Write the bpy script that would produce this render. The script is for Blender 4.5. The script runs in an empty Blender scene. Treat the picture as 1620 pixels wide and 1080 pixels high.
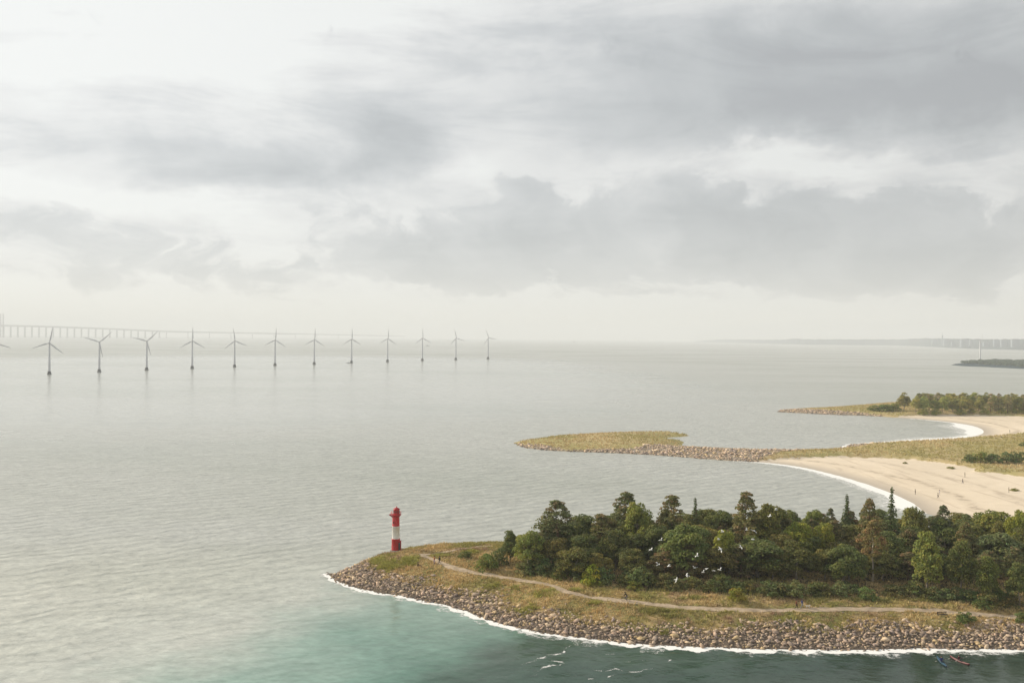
import bpy, bmesh, math, random
import numpy as np
from mathutils import Vector, Matrix

SC = bpy.context.scene
COL = SC.collection
R = math.radians

# ------------------------------------------------------------------ camera
CAM_H = 52.0
FPX = 1500.0                       # focal length in photograph pixels (1620 wide)
cam_data = bpy.data.cameras.new('camera')
cam_data.sensor_width = 36.0
cam_data.sensor_fit = 'HORIZONTAL'
cam_data.lens = 36.0 * FPX / 1620.0
cam_data.clip_start = 0.5
cam_data.clip_end = 80000.0
cam = bpy.data.objects.new('camera', cam_data)
CAM_M = (Matrix.Translation((0, 0, CAM_H)) @ Matrix.Rotation(R(90 - 0.267), 4, 'X')
         @ Matrix.Rotation(R(0.5), 4, 'Z'))
cam.matrix_world = CAM_M
COL.objects.link(cam)
SC.camera = cam
CAM_R = CAM_M.to_3x3()

def ray(px, py):
    return CAM_R @ Vector(((px - 810) / FPX, -(py - 540) / FPX, -1.0))

def at(px, py, z=0.0):             # photograph pixel -> point on the level z
    d = ray(px, py)
    t = (z - CAM_H) / d.z
    return Vector((d.x * t, d.y * t, z))

def at_depth(px, py, Y):           # photograph pixel -> point at distance Y
    d = ray(px, py)
    t = Y / d.y
    return Vector((d.x * t, Y, CAM_H + d.z * t))

def eye(px):
    return 533.0 + (px - 810) * math.tan(R(0.5))

# ------------------------------------------------------------------ sky
SUN_AZ = R(-66)                    # from +Y towards -X
SUN_EL = R(26)
world = bpy.data.worlds.new('World')
SC.world = world
world.use_nodes = True
NT = world.node_tree
NT.nodes.clear()

class NG:
    """tiny node-graph helper"""
    def __init__(self, tree): self.t = tree
    def n(self, kind, **kw):
        nd = self.t.nodes.new(kind)
        for k, v in kw.items(): setattr(nd, k, v)
        return nd
    def put(self, sock, v):
        if isinstance(v, bpy.types.NodeSocket): self.t.links.new(v, sock)
        elif v is not None: sock.default_value = v
    def math(self, op, a, b=None, c=None, clamp=False):
        nd = self.n('ShaderNodeMath', operation=op, use_clamp=clamp)
        for i, v in enumerate((a, b, c)):
            if v is not None: self.put(nd.inputs[i], v)
        return nd.outputs[0]
    def vmath(self, op, a, b=None, c=None):
        nd = self.n('ShaderNodeVectorMath', operation=op)
        for i, v in enumerate((a, b, c)):
            if v is not None: self.put(nd.inputs[i], v)
        return nd.outputs['Value'] if op in ('DOT_PRODUCT', 'LENGTH', 'DISTANCE') else nd.outputs['Vector']
    def noise(self, vec, scale, detail=4.0, rough=0.55, col=False, dist=0.0):
        nd = self.n('ShaderNodeTexNoise')
        self.put(nd.inputs['Vector'], vec)
        nd.inputs['Scale'].default_value = scale
        nd.inputs['Detail'].default_value = detail
        nd.inputs['Roughness'].default_value = rough
        nd.inputs['Distortion'].default_value = dist
        return nd.outputs['Color' if col else 'Fac']
    def ramp(self, fac, stops, interp='LINEAR'):
        nd = self.n('ShaderNodeValToRGB')
        nd.color_ramp.interpolation = interp
        el = nd.color_ramp.elements
        while len(el) > 1: el.remove(el[-1])
        el[0].position = stops[0][0]; el[0].color = (*stops[0][1], 1)
        for p, c in stops[1:]:
            e = el.new(p); e.color = (*c, 1)
        self.put(nd.inputs[0], fac)
        return nd.outputs[0]
    def mix(self, fac, a, b, blend='MIX'):
        nd = self.n('ShaderNodeMix', data_type='RGBA', blend_type=blend)
        self.put(nd.inputs[0], fac)
        for i, v in ((6, a), (7, b)):
            if isinstance(v, tuple) and len(v) == 3: v = (*v, 1)
            self.put(nd.inputs[i], v)
        return nd.outputs[2]
    def maprange(self, v, a, b, c=0.0, d=1.0, smooth=False):
        nd = self.n('ShaderNodeMapRange')
        if smooth: nd.interpolation_type = 'SMOOTHSTEP'
        self.put(nd.inputs[0], v)
        for i, x in enumerate((a, b, c, d)): nd.inputs[i + 1].default_value = x
        return nd.outputs[0]
    def xyz(self, x, y, z=0.0):
        nd = self.n('ShaderNodeCombineXYZ')
        for i, v in enumerate((x, y, z)): self.put(nd.inputs[i], v)
        return nd.outputs[0]

def build_sky():
    g = NG(NT)
    tc = g.n('ShaderNodeTexCoord')
    sep = g.n('ShaderNodeSeparateXYZ')
    NT.links.new(tc.outputs['Generated'], sep.inputs[0])
    x, y, z = sep.outputs
    az = g.math('ARCTAN2', x, y)
    el = g.math('ARCSINE', z)
    P0 = g.xyz(az, el, 0.0)
    # flat-bottomed cloud decks seen at a low angle: stretch along the horizon
    elw = g.math('DIVIDE', el, g.math('ADD', g.math('MULTIPLY', g.math('ABSOLUTE', el), 1.3), 0.55))
    PS = g.xyz(g.math('MULTIPLY', az, 1.0), g.math('MULTIPLY', elw, 1.5), z)
    w1 = g.noise(PS, 3.2, 3.0, 0.55, col=True)
    w2 = g.noise(PS, 13.0, 5.0, 0.62, col=True)
    off = g.vmath('ADD', g.vmath('MULTIPLY', g.vmath('SUBTRACT', w1, (0.5, 0.5, 0.5)), (0.22, 0.07, 0)),
                  g.vmath('MULTIPLY', g.vmath('SUBTRACT', w2, (0.5, 0.5, 0.5)), (0.075, 0.055, 0)))
    P = g.vmath('ADD', P0, off)
    blobs = [  # px, py, half width, half height, weight: where the darker cloud banks stand
        (1430, 120, 430, 80, .62), (1180, 70, 330, 80, .32), (1330, 175, 330, 38, .42), (1600, 150, 200, 70, .3),
        (660, 232, 85, 55, .55), (500, 268, 210, 38, .50), (250, 235, 230, 50, .28), (560, 150, 180, 60, .2),
        (880, 300, 75, 36, .52), (830, 375, 170, 48, .48), (740, 436, 125, 24, .48), (560, 345, 120, 26, .25),
        (1010, 345, 95, 50, .46), (1150, 335, 110, 62, .44), (1140, 425, 95, 28, .40), (980, 430, 140, 30, .25),
        (1345, 325, 75, 34, .50), (1390, 405, 170, 46, .55), (1330, 440, 120, 22, .3), (1500, 340, 130, 50, .36),
        (1070, 235, 120, 34, .20), (1560, 420, 120, 40, .32), (110, 360, 130, 40, .30), (430, 440, 140, 26, .36), (300, 400, 160, 30, .26), (640, 400, 120, 30, .34), (1240, 380, 120, 40, .34), (930, 385, 130, 34, .36), (1560, 455, 120, 20, .3), (1020, 462, 160, 12, .2),
        (130, 440, 120, 24, .28),
        (350, 40, 300, 90, -.30), (1270, 262, 120, 20, -.40), (1230, 236, 70, 14, -.35), (765, 272, 60, 24, -.30), (270, 322, 190, 18, -.25),
        (1480, 262, 110, 14, -.25),
    ]
    soft = cum = None
    for px, py, sx, sy, wt in blobs:
        d = ray(px, py).normalized()
        ca, ce = math.atan2(d.x, d.y), math.asin(d.z)
        if py > 285 and wt > 0: sx, sy = sx * .84, sy * .84
        ix, iy = FPX / sx, FPX / sy
        q = g.vmath('MULTIPLY_ADD', P, (ix, iy, 0), (-ca * ix, -ce * iy, 0))
        r2 = g.vmath('DOT_PRODUCT', q, q)
        e = g.math('POWER', 2.2, g.math('MULTIPLY', r2, -1.0))
        if py > 285 and wt > 0: cum = g.math('MULTIPLY', e, wt) if cum is None else g.math('MULTIPLY_ADD', e, wt, cum)
        else: soft = g.math('MULTIPLY', e, wt) if soft is None else g.math('MULTIPLY_ADD', e, wt, soft)
    bil = g.noise(P, 11.0, 9.0, 0.60, dist=0.4)
    bil2 = g.noise(P, 34.0, 6.0, 0.6)
    lump = g.math('ADD', g.math('MULTIPLY', g.math('SUBTRACT', bil, 0.5), 0.95), g.math('MULTIPLY', g.math('SUBTRACT', bil2, 0.5), 0.30))
    cs = g.math('ADD', cum, g.math('MULTIPLY', lump, 1.25))
    body = g.maprange(cs, 0.14, 0.36, 0.0, 1.0, True)
    P2 = g.vmath('ADD', P, (0.021, -0.034, 0.3))
    shade = g.math('SUBTRACT', g.noise(P2, 7.5, 8.0, 0.58, dist=0.3), 0.5)
    inner = g.math('MULTIPLY_ADD', g.math('MINIMUM', cum, 0.9), 0.46, g.math('MULTIPLY_ADD', shade, 1.15, g.math('MULTIPLY_ADD', lump, 0.25, 0.25)))
    veil = g.noise(g.xyz(g.math('MULTIPLY', az, 2.2), g.math('MULTIPLY', el, 9.0), 1.7), 1.6, 7.0, 0.62, dist=0.6)
    veil = g.math('MULTIPLY', g.maprange(veil, 0.42, 0.72, 0.0, 0.34, True), g.maprange(el, 0.012, 0.07, 0.0, 1.0, True))
    acc = g.math('ADD', g.math('MULTIPLY_ADD', cum, 0.20, g.math('MULTIPLY', soft, 0.88)), g.math('MULTIPLY', body, g.math('MAXIMUM', g.math('MULTIPLY', inner, 0.95), 0.02)))
    acc = g.math('ADD', acc, g.math('MULTIPLY', veil, g.math('SUBTRACT', 1.0, g.math('MULTIPLY', body, 0.6))))
    sedge = g.math('MULTIPLY', g.maprange(soft, 0.06, 0.4, 0.0, 1.0, True), g.math('MULTIPLY', lump, 0.38))
    acc = g.math('ADD', acc, sedge)
    # banks go on all round the sky beyond the frame with the same mean cover
    big = g.noise(PS, 2.3, 5.0, 0.55)
    outside = g.maprange(g.math('ABSOLUTE', az), 0.52, 0.72, 0, 1, True)
    above = g.maprange(el, 0.37, 0.55, 0, 1, True)
    out = g.math('MAXIMUM', outside, above)
    cover = g.maprange(big, 0.40, 0.68, 0.0, 0.75, True)
    low = g.maprange(el, 0.03, 0.12, 0.0, 1.0, True)
    cover = g.math('MULTIPLY', g.math('MULTIPLY', cover, out), low)
    fine = g.math('MULTIPLY', g.math('SUBTRACT', g.noise(PS, 9.0, 7.0, 0.6, dist=0.3), 0.5), 0.42)
    fine = g.math('MULTIPLY', fine, low)
    dens = g.math('ADD', g.math('ADD', acc, cover), g.math('MULTIPLY', fine, 0.7))
    dens = g.math('MAXIMUM', dens, 0.0)
    bright_az = g.math('COSINE', g.math('SUBTRACT', az, SUN_AZ))
    glow = g.maprange(bright_az, -0.2, 1.0, 0.0, 1.0)
    base = g.ramp(dens, [(0.0, (0.87, 0.885, 0.87)), (0.18, (0.79, 0.80, 0.795)), (0.45, (0.64, 0.66, 0.67)),
                         (0.75, (0.53, 0.555, 0.57)), (1.0, (0.46, 0.48, 0.50))])
    hz = g.math('POWER', 2.718, g.math('MULTIPLY', g.math('MAXIMUM', el, 0.0), -26.0))
    base = g.mix(g.math('MULTIPLY', hz, 0.85), base, (0.80, 0.77, 0.655))
    lum = g.math('MULTIPLY_ADD', glow, 0.27, 0.89)
    base = g.vmath('SCALE', base); 
    base.node.inputs['Scale'].default_value = 1.0
    NT.links.new(lum, base.node.inputs['Scale'])
    sky = g.n('ShaderNodeTexSky', sky_type='NISHITA', sun_disc=False)
    sky.sun_elevation = SUN_EL
    sky.sun_rotation = SUN_AZ
    b1 = g.n('ShaderNodeBackground'); b1.inputs['Strength'].default_value = 0.08
    NT.links.new(sky.outputs[0], b1.inputs['Color'])
    b2 = g.n('ShaderNodeBackground'); b2.inputs['Strength'].default_value = 1.0
    NT.links.new(base, b2.inputs['Color'])
    ms = g.n('ShaderNodeMixShader'); ms.inputs[0].default_value = 0.94
    NT.links.new(b1.outputs[0], ms.inputs[1]); NT.links.new(b2.outputs[0], ms.inputs[2])
    out = g.n('ShaderNodeOutputWorld')
    NT.links.new(ms.outputs[0], out.inputs['Surface'])
build_sky()

sun_d = bpy.data.lights.new('sun', 'SUN')
sun_d.energy = 4.6
sun_d.angle = R(1.5)
sun_d.color = (1.0, 0.88, 0.70)
sun = bpy.data.objects.new('sun', sun_d)
sdir = Vector((math.sin(SUN_AZ) * math.cos(SUN_EL), math.cos(SUN_AZ) * math.cos(SUN_EL), math.sin(SUN_EL)))
sun.rotation_euler = sdir.to_track_quat('Z', 'Y').to_euler()
sun.location = (-200, 200, 200)
COL.objects.link(sun)

SC.render.engine = 'CYCLES'
SC.view_settings.view_transform = 'Standard'
SC.view_settings.look = 'None'
SC.view_settings.exposure = 0.0
SC.view_settings.gamma = 1.0
SC.view_settings.use_curve_mapping = False
SC.cycles.use_denoising = True
SC.cycles.max_bounces = 6
SC.cycles.volume_bounces = 1
SC.cycles.transparent_max_bounces = 12

# ------------------------------------------------------------------ helpers
def tag(o, label=None, cat=None, group=None, kind=None):
    if label: o['label'] = label
    if cat: o['category'] = cat
    if group: o['group'] = group
    if kind: o['kind'] = kind
    return o

def link(o, parent=None):
    COL.objects.link(o)
    if parent is not None: o.parent = parent
    return o

def empty(name, loc=(0, 0, 0), rz=0.0, s=1.0):
    o = bpy.data.objects.new(name, None)
    o.location = loc
    o.rotation_euler = (0, 0, rz)
    o.scale = (s, s, s) if not isinstance(s, tuple) else s
    o.empty_display_size = 0.2
    return link(o)

def copy_tree(o, parent=None):
    c = o.copy()
    COL.objects.link(c)
    if parent is not None: c.parent = parent
    for ch in list(o.children):
        copy_tree(ch, c)
    return c

class MB:
    def __init__(self): self.v, self.f, self.m = [], [], []
    def add(self, vs, fs, mi=0):
        o = len(self.v)
        self.v += [tuple(p) for p in vs]
        self.f += [tuple(i + o for i in f) for f in fs]
        self.m += [mi] * len(fs)
    def box(self, c, s, rz=0.0, mi=0, M=None):
        cx, cy, cz = c; hx, hy, hz = s[0] / 2, s[1] / 2, s[2] / 2
        vs = []
        for dz in (-hz, hz):
            for dx, dy in ((-hx, -hy), (hx, -hy), (hx, hy), (-hx, hy)):
                x = dx * math.cos(rz) - dy * math.sin(rz); y = dx * math.sin(rz) + dy * math.cos(rz)
                vs.append(Vector((cx + x, cy + y, cz + dz)))
        if M: vs = [M @ p for p in vs]
        self.add(vs, [(3, 2, 1, 0), (4, 5, 6, 7), (0, 1, 5, 4), (1, 2, 6, 5), (2, 3, 7, 6), (3, 0, 4, 7)], mi)
    def path(self, pts, rad, n=8, mi=0, cap=True, flat=1.0):
        pts = [Vector(p) for p in pts]
        rings = []
        for i, p in enumerate(pts):
            t = (pts[min(i + 1, len(pts) - 1)] - pts[max(i - 1, 0)]).normalized()
            a = Vector((0, 0, 1)) if abs(t.z) < 0.9 else Vector((0, 1, 0))
            u = t.cross(a).normalized(); w = t.cross(u)
            r = rad[i] if isinstance(rad, (list, tuple)) else rad
            rings.append([p + (u * math.cos(k * 2 * math.pi / n) + w * math.sin(k * 2 * math.pi / n) * flat) * r for k in range(n)])
        vs = [q for rg in rings for q in rg]
        fs = []
        for i in range(len(pts) - 1):
            for k in range(n):
                a, b = i * n + k, i * n + (k + 1) % n
                fs.append((a, b, b + n, a + n))
        if cap:
            fs.append(tuple(range(n - 1, -1, -1))); fs.append(tuple(range((len(pts) - 1) * n, len(pts) * n)))
        self.add(vs, fs, mi)
    def lathe(self, prof, n=20, mi=0, c=(0, 0, 0)):
        vs, fs = [], []
        for r, z in prof:
            for k in range(n):
                a = 2 * math.pi * k / n
                vs.append((c[0] + r * math.cos(a), c[1] + r * math.sin(a), c[2] + z))
        for i in range(len(prof) - 1):
            for k in range(n):
                a, b = i * n + k, i * n + (k + 1) % n
                fs.append((a, b, b + n, a + n))
        fs.append(tuple(range(n - 1, -1, -1))); fs.append(tuple(range((len(prof) - 1) * n, len(prof) * n)))
        self.add(vs, fs, mi)
    def mesh(self, name, mats, smooth=False):
        me = bpy.data.meshes.new(name)
        me.from_pydata(self.v, [], self.f)
        for m in (mats if isinstance(mats, (list, tuple)) else [mats]): me.materials.append(m)
        me.polygons.foreach_set('material_index', self.m)
        if smooth: me.polygons.foreach_set('use_smooth', [True] * len(self.f))
        me.update()
        return me
    def build(self, name, mats, parent=None, smooth=False):
        return link(bpy.data.objects.new(name, self.mesh(name, mats, smooth)), parent)

def np_mesh(name, V, F, mats, cols=None, smooth=False, attrs=None):
    """V (n,3), F (m,k) numpy; cols (n,3) per-vertex tint"""
    me = bpy.data.meshes.new(name)
    V = np.asarray(V, dtype=np.float32); F = np.asarray(F, dtype=np.int32)
    k = F.shape[1]
    me.vertices.add(len(V)); me.vertices.foreach_set('co', V.ravel())
    me.loops.add(F.size); me.loops.foreach_set('vertex_index', F.ravel())
    me.polygons.add(len(F))
    me.polygons.foreach_set('loop_start', np.arange(0, F.size, k, dtype=np.int32))
    me.polygons.foreach_set('loop_total', np.full(len(F), k, dtype=np.int32))
    if smooth: me.polygons.foreach_set('use_smooth', np.ones(len(F), dtype=bool))
    for m in (mats if isinstance(mats, (list, tuple)) else [mats]): me.materials.append(m)
    me.update(calc_edges=True)
    if cols is not None:
        a = me.color_attributes.new('tint', 'FLOAT_COLOR', 'POINT')
        c4 = np.ones((len(V), 4), dtype=np.float32); c4[:, :3] = cols
        a.data.foreach_set('color', c4.ravel())
    for nm, val in (attrs or {}).items():
        a = me.attributes.new(nm, 'FLOAT', 'POINT')
        a.data.foreach_set('value', np.asarray(val, dtype=np.float32))
    me.validate()
    return me

def lattice(ix, iy, seed):
    h = (ix.astype(np.int64) * 374761393 + iy.astype(np.int64) * 668265263 + seed * 1442695041) & 0x7fffffff
    h = ((h ^ (h >> 13)) * 1274126177) & 0x7fffffff
    h = h ^ (h >> 16)
    return (h & 0xffff) / 65535.0

def vnoise(x, y, seed=0, octaves=3):
    x = np.asarray(x, dtype=np.float64); y = np.asarray(y, dtype=np.float64)
    tot = np.zeros_like(x + y); amp = 1.0; nrm = 0.0
    for o in range(octaves):
        ix, iy = np.floor(x), np.floor(y); fx, fy = x - ix, y - iy
        fx = fx * fx * (3 - 2 * fx); fy = fy * fy * (3 - 2 * fy)
        a = lattice(ix, iy, seed + o); b = lattice(ix + 1, iy, seed + o)
        c = lattice(ix, iy + 1, seed + o); d = lattice(ix + 1, iy + 1, seed + o)
        tot = tot + amp * ((a * (1 - fx) + b * fx) * (1 - fy) + (c * (1 - fx) + d * fx) * fy)
        nrm += amp; amp *= 0.5; x = x * 2.03 + 7.1; y = y * 2.03 + 3.7
    return tot / nrm

def poly_dist(poly, X, Y, closed=True):
    """signed distance (positive inside) of points to a polygon"""
    P = np.asarray(poly, dtype=np.float64)
    D = np.full(X.shape, 1e18); ins = np.zeros(X.shape, dtype=bool)
    n = len(P)
    for i in range(n if closed else n - 1):
        ax, ay = P[i]; bx, by = P[(i + 1) % n]
        dx, dy = bx - ax, by - ay
        t = np.clip(((X - ax) * dx + (Y - ay) * dy) / (dx * dx + dy * dy + 1e-12), 0, 1)
        D = np.minimum(D, (X - ax - t * dx) ** 2 + (Y - ay - t * dy) ** 2)
        if closed:
            c = ((ay > Y) != (by > Y)) & (X < (bx - ax) * (Y - ay) / (by - ay + 1e-12) + ax)
            ins ^= c
    D = np.sqrt(D)
    return np.where(ins, D, -D) if closed else D

def smooth_line(pts, step):
    """Catmull-Rom through the points, resampled"""
    pts = [Vector(p) for p in pts]
    P = [pts[0] * 2 - pts[1]] + pts + [pts[-1] * 2 - pts[-2]]
    out = []
    for i in range(1, len(P) - 2):
        p0, p1, p2, p3 = P[i - 1:i + 3]
        n = max(2, int((p2 - p1).length / step))
        for k in range(n):
            t = k / n
            out.append(0.5 * ((2 * p1) + (p2 - p0) * t + (2 * p0 - 5 * p1 + 4 * p2 - p3) * t * t + (3 * p1 - p0 - 3 * p2 + p3) * t ** 3))
    out.append(pts[-1])
    return out

# ------------------------------------------------------------------ materials
def material(name):
    m = bpy.data.materials.new(name)
    m.use_nodes = True
    g = NG(m.node_tree)
    bs = m.node_tree.nodes['Principled BSDF']
    return m, g, bs

def simple(name, col, rough=0.6, var=0.12, scale=3.0, metal=0.0, spec=0.4):
    m, g, bs = material(name)
    tc = g.n('ShaderNodeTexCoord')
    nz = g.noise(tc.outputs['Object'], scale, 4.0, 0.6)
    c = g.mix(g.maprange(nz, 0.3, 0.7), tuple(x * (1 - var) for x in col), tuple(min(1, x * (1 + var)) for x in col))
    g.put(bs.inputs['Base Color'], c)
    bs.inputs['Roughness'].default_value = rough
    bs.inputs['Metallic'].default_value = metal
    bs.inputs['Specular IOR Level'].default_value = spec
    return m

def tint_material(name, rough=0.85, bump=0.0, bscale=8.0, transl=0.0, objcol=True, var=0.0, gain=1.0):
    """colour comes from the per-vertex tint and the object's own colour"""
    m, g, bs = material(name)
    at_ = g.n('ShaderNodeAttribute', attribute_name='tint')
    c = at_.outputs['Color']
    if gain != 1: c = g.vmath('SCALE', c); c.node.inputs['Scale'].default_value = gain
    oi = g.n('ShaderNodeObjectInfo')
    if objcol: c = g.mix(1.0, c, oi.outputs['Color'], 'MULTIPLY')
    tc = g.n('ShaderNodeTexCoord')
    if var:
        nz = g.noise(tc.outputs['Object'], bscale, 5.0, 0.65)
        k = g.maprange(nz, 0.25, 0.75, 1 - var, 1 + var)
        sc = g.vmath('SCALE', c); g.put(sc.node.inputs['Scale'], k); c = sc
    g.put(bs.inputs['Base Color'], c)
    bs.inputs['Roughness'].default_value = rough
    bs.inputs['Specular IOR Level'].default_value = 0.25
    if bump:
        b = g.n('ShaderNodeBump'); b.inputs['Strength'].default_value = bump
        b.inputs['Distance'].default_value = 0.1
        g.put(b.inputs['Height'], g.noise(tc.outputs['Object'], bscale, 5.0, 0.6))
        g.put(bs.inputs['Normal'], b.outputs[0])
    if transl:
        t = g.n('ShaderNodeBsdfTranslucent'); g.put(t.inputs['Color'], c)
        ms = g.n('ShaderNodeMixShader'); ms.inputs[0].default_value = transl
        out = m.node_tree.nodes['Material Output']
        m.node_tree.links.new(bs.outputs[0], ms.inputs[1]); m.node_tree.links.new(t.outputs[0], ms.inputs[2])
        m.node_tree.links.new(ms.outputs[0], out.inputs['Surface'])
    return m

M_LEAF = tint_material('leaf', rough=0.7, transl=0.36, gain=1.6)
M_STONE = tint_material('stone', rough=0.9, bump=0.5, bscale=5.0, var=0.3, objcol=False)
M_GRASS = tint_material('grass_blade', rough=0.9, transl=0.15, objcol=False)
M_BARK = simple('bark', (0.16, 0.105, 0.065), 0.9, 0.35, 2.5)
M_BARK_PALE = simple('pale_bark', (0.30, 0.25, 0.19), 0.9, 0.35, 2.5)

def make_ground_mat():
    m, g, bs = material('headland_ground')
    tc = g.n('ShaderNodeTexCoord'); P = tc.outputs['Object']
    rock = g.n('ShaderNodeAttribute', attribute_name='rocky').outputs['Fac']
    wood = g.n('ShaderNodeAttribute', attribute_name='woody').outputs['Fac']
    n1 = g.noise(P, 0.11, 5.0, 0.6); n2 = g.noise(P, 0.9, 5.0, 0.65); n3 = g.noise(P, 0.28, 4.0, 0.6, dist=0.8)
    ochre = g.mix(g.maprange(n2, 0.3, 0.7), (0.27, 0.19, 0.09), (0.46, 0.335, 0.165))
    green = g.mix(g.maprange(n2, 0.3, 0.7), (0.10, 0.105, 0.03), (0.24, 0.225, 0.07))
    c = g.mix(g.maprange(n1, 0.42, 0.62, 0, 1, True), ochre, green)
    c = g.mix(g.maprange(n3, 0.56, 0.70, 0, 0.6, True), c, (0.20, 0.13, 0.075))
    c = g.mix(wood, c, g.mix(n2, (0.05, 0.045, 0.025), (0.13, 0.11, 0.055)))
    soil = g.mix(g.maprange(n2, 0.3, 0.7), (0.07, 0.055, 0.042), (0.17, 0.135, 0.10))
    c = g.mix(rock, c, soil)
    g.put(bs.inputs['Base Color'], c)
    bs.inputs['Roughness'].default_value = 0.95
    bs.inputs['Specular IOR Level'].default_value = 0.15
    b = g.n('ShaderNodeBump'); b.inputs['Strength'].default_value = 0.8; b.inputs['Distance'].default_value = 0.25
    g.put(b.inputs['Height'], g.noise(P, 1.6, 5.0, 0.65)); g.put(bs.inputs['Normal'], b.outputs[0])
    return m
M_GROUND = make_ground_mat()

def make_beach_mat():
    m, g, bs = material('beach_ground')
    tc = g.n('ShaderNodeTexCoord'); P = tc.outputs['Object']
    sand = g.n('ShaderNodeAttribute', attribute_name='sandy').outputs['Fac']
    rock = g.n('ShaderNodeAttribute', attribute_name='rocky').outputs['Fac']
    wet = g.n('ShaderNodeAttribute', attribute_name='wet').outputs['Fac']
    n1 = g.noise(P, 0.03, 5.0, 0.6); n2 = g.noise(P, 0.25, 5.0, 0.65)
    sandc = g.mix(g.maprange(n2, 0.3, 0.7), (0.66, 0.56, 0.43), (0.74, 0.635, 0.50))
    # raked tracks running along the shore
    sp = g.n('ShaderNodeMapping'); sp.inputs['Rotation'].default_value = (0, 0, R(38)); sp.inputs['Scale'].default_value = (0.3, 0.022, 1)
    g.put(sp.inputs['Vector'], P)
    tr = g.noise(sp.outputs[0], 1.0, 3.0, 0.55)
    sandc = g.mix(g.maprange(tr, 0.57, 0.68, 0, 0.5, True), sandc, (0.47, 0.38, 0.285))
    damp = g.noise(P, 0.012, 3.0, 0.5)
    sandc = g.mix(g.maprange(damp, 0.45, 0.65, 0, 0.3, True), sandc, (0.56, 0.47, 0.35))
    wrk = g.n('ShaderNodeAttribute', attribute_name='wrack').outputs['Fac']
    sandc = g.mix(g.math('MULTIPLY', wrk, g.maprange(n2, 0.42, 0.6, 0.1, 0.75, True)), sandc, (0.27, 0.21, 0.15))
    sandc = g.mix(wet, sandc, (0.43, 0.375, 0.31))
    grass = g.mix(g.maprange(n2, 0.3, 0.7), (0.36, 0.28, 0.14), (0.50, 0.395, 0.21))
    green = g.mix(g.maprange(n2, 0.3, 0.7), (0.28, 0.25, 0.10), (0.40, 0.34, 0.15))
    grass = g.mix(g.maprange(n1, 0.42, 0.6, 0, 1, True), grass, green)
    edge = g.maprange(g.math('ADD', sand, g.math('MULTIPLY', g.math('SUBTRACT', n2, 0.5), 0.9)), 0.4, 0.6, 0, 1, True)
    c = g.mix(edge, grass, sandc)
    c = g.mix(rock, c, (0.30, 0.25, 0.19))
    g.put(bs.inputs['Base Color'], c)
    bs.inputs['Roughness'].default_value = 0.95
    bs.inputs['Specular IOR Level'].default_value = 0.15
    b = g.n('ShaderNodeBump'); b.inputs['Strength'].default_value = 0.5; b.inputs['Distance'].default_value = 0.3
    g.put(b.inputs['Height'], g.noise(P, 0.6, 5.0, 0.65)); g.put(bs.inputs['Normal'], b.outputs[0])
    return m
M_BEACH = make_beach_mat()

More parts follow.
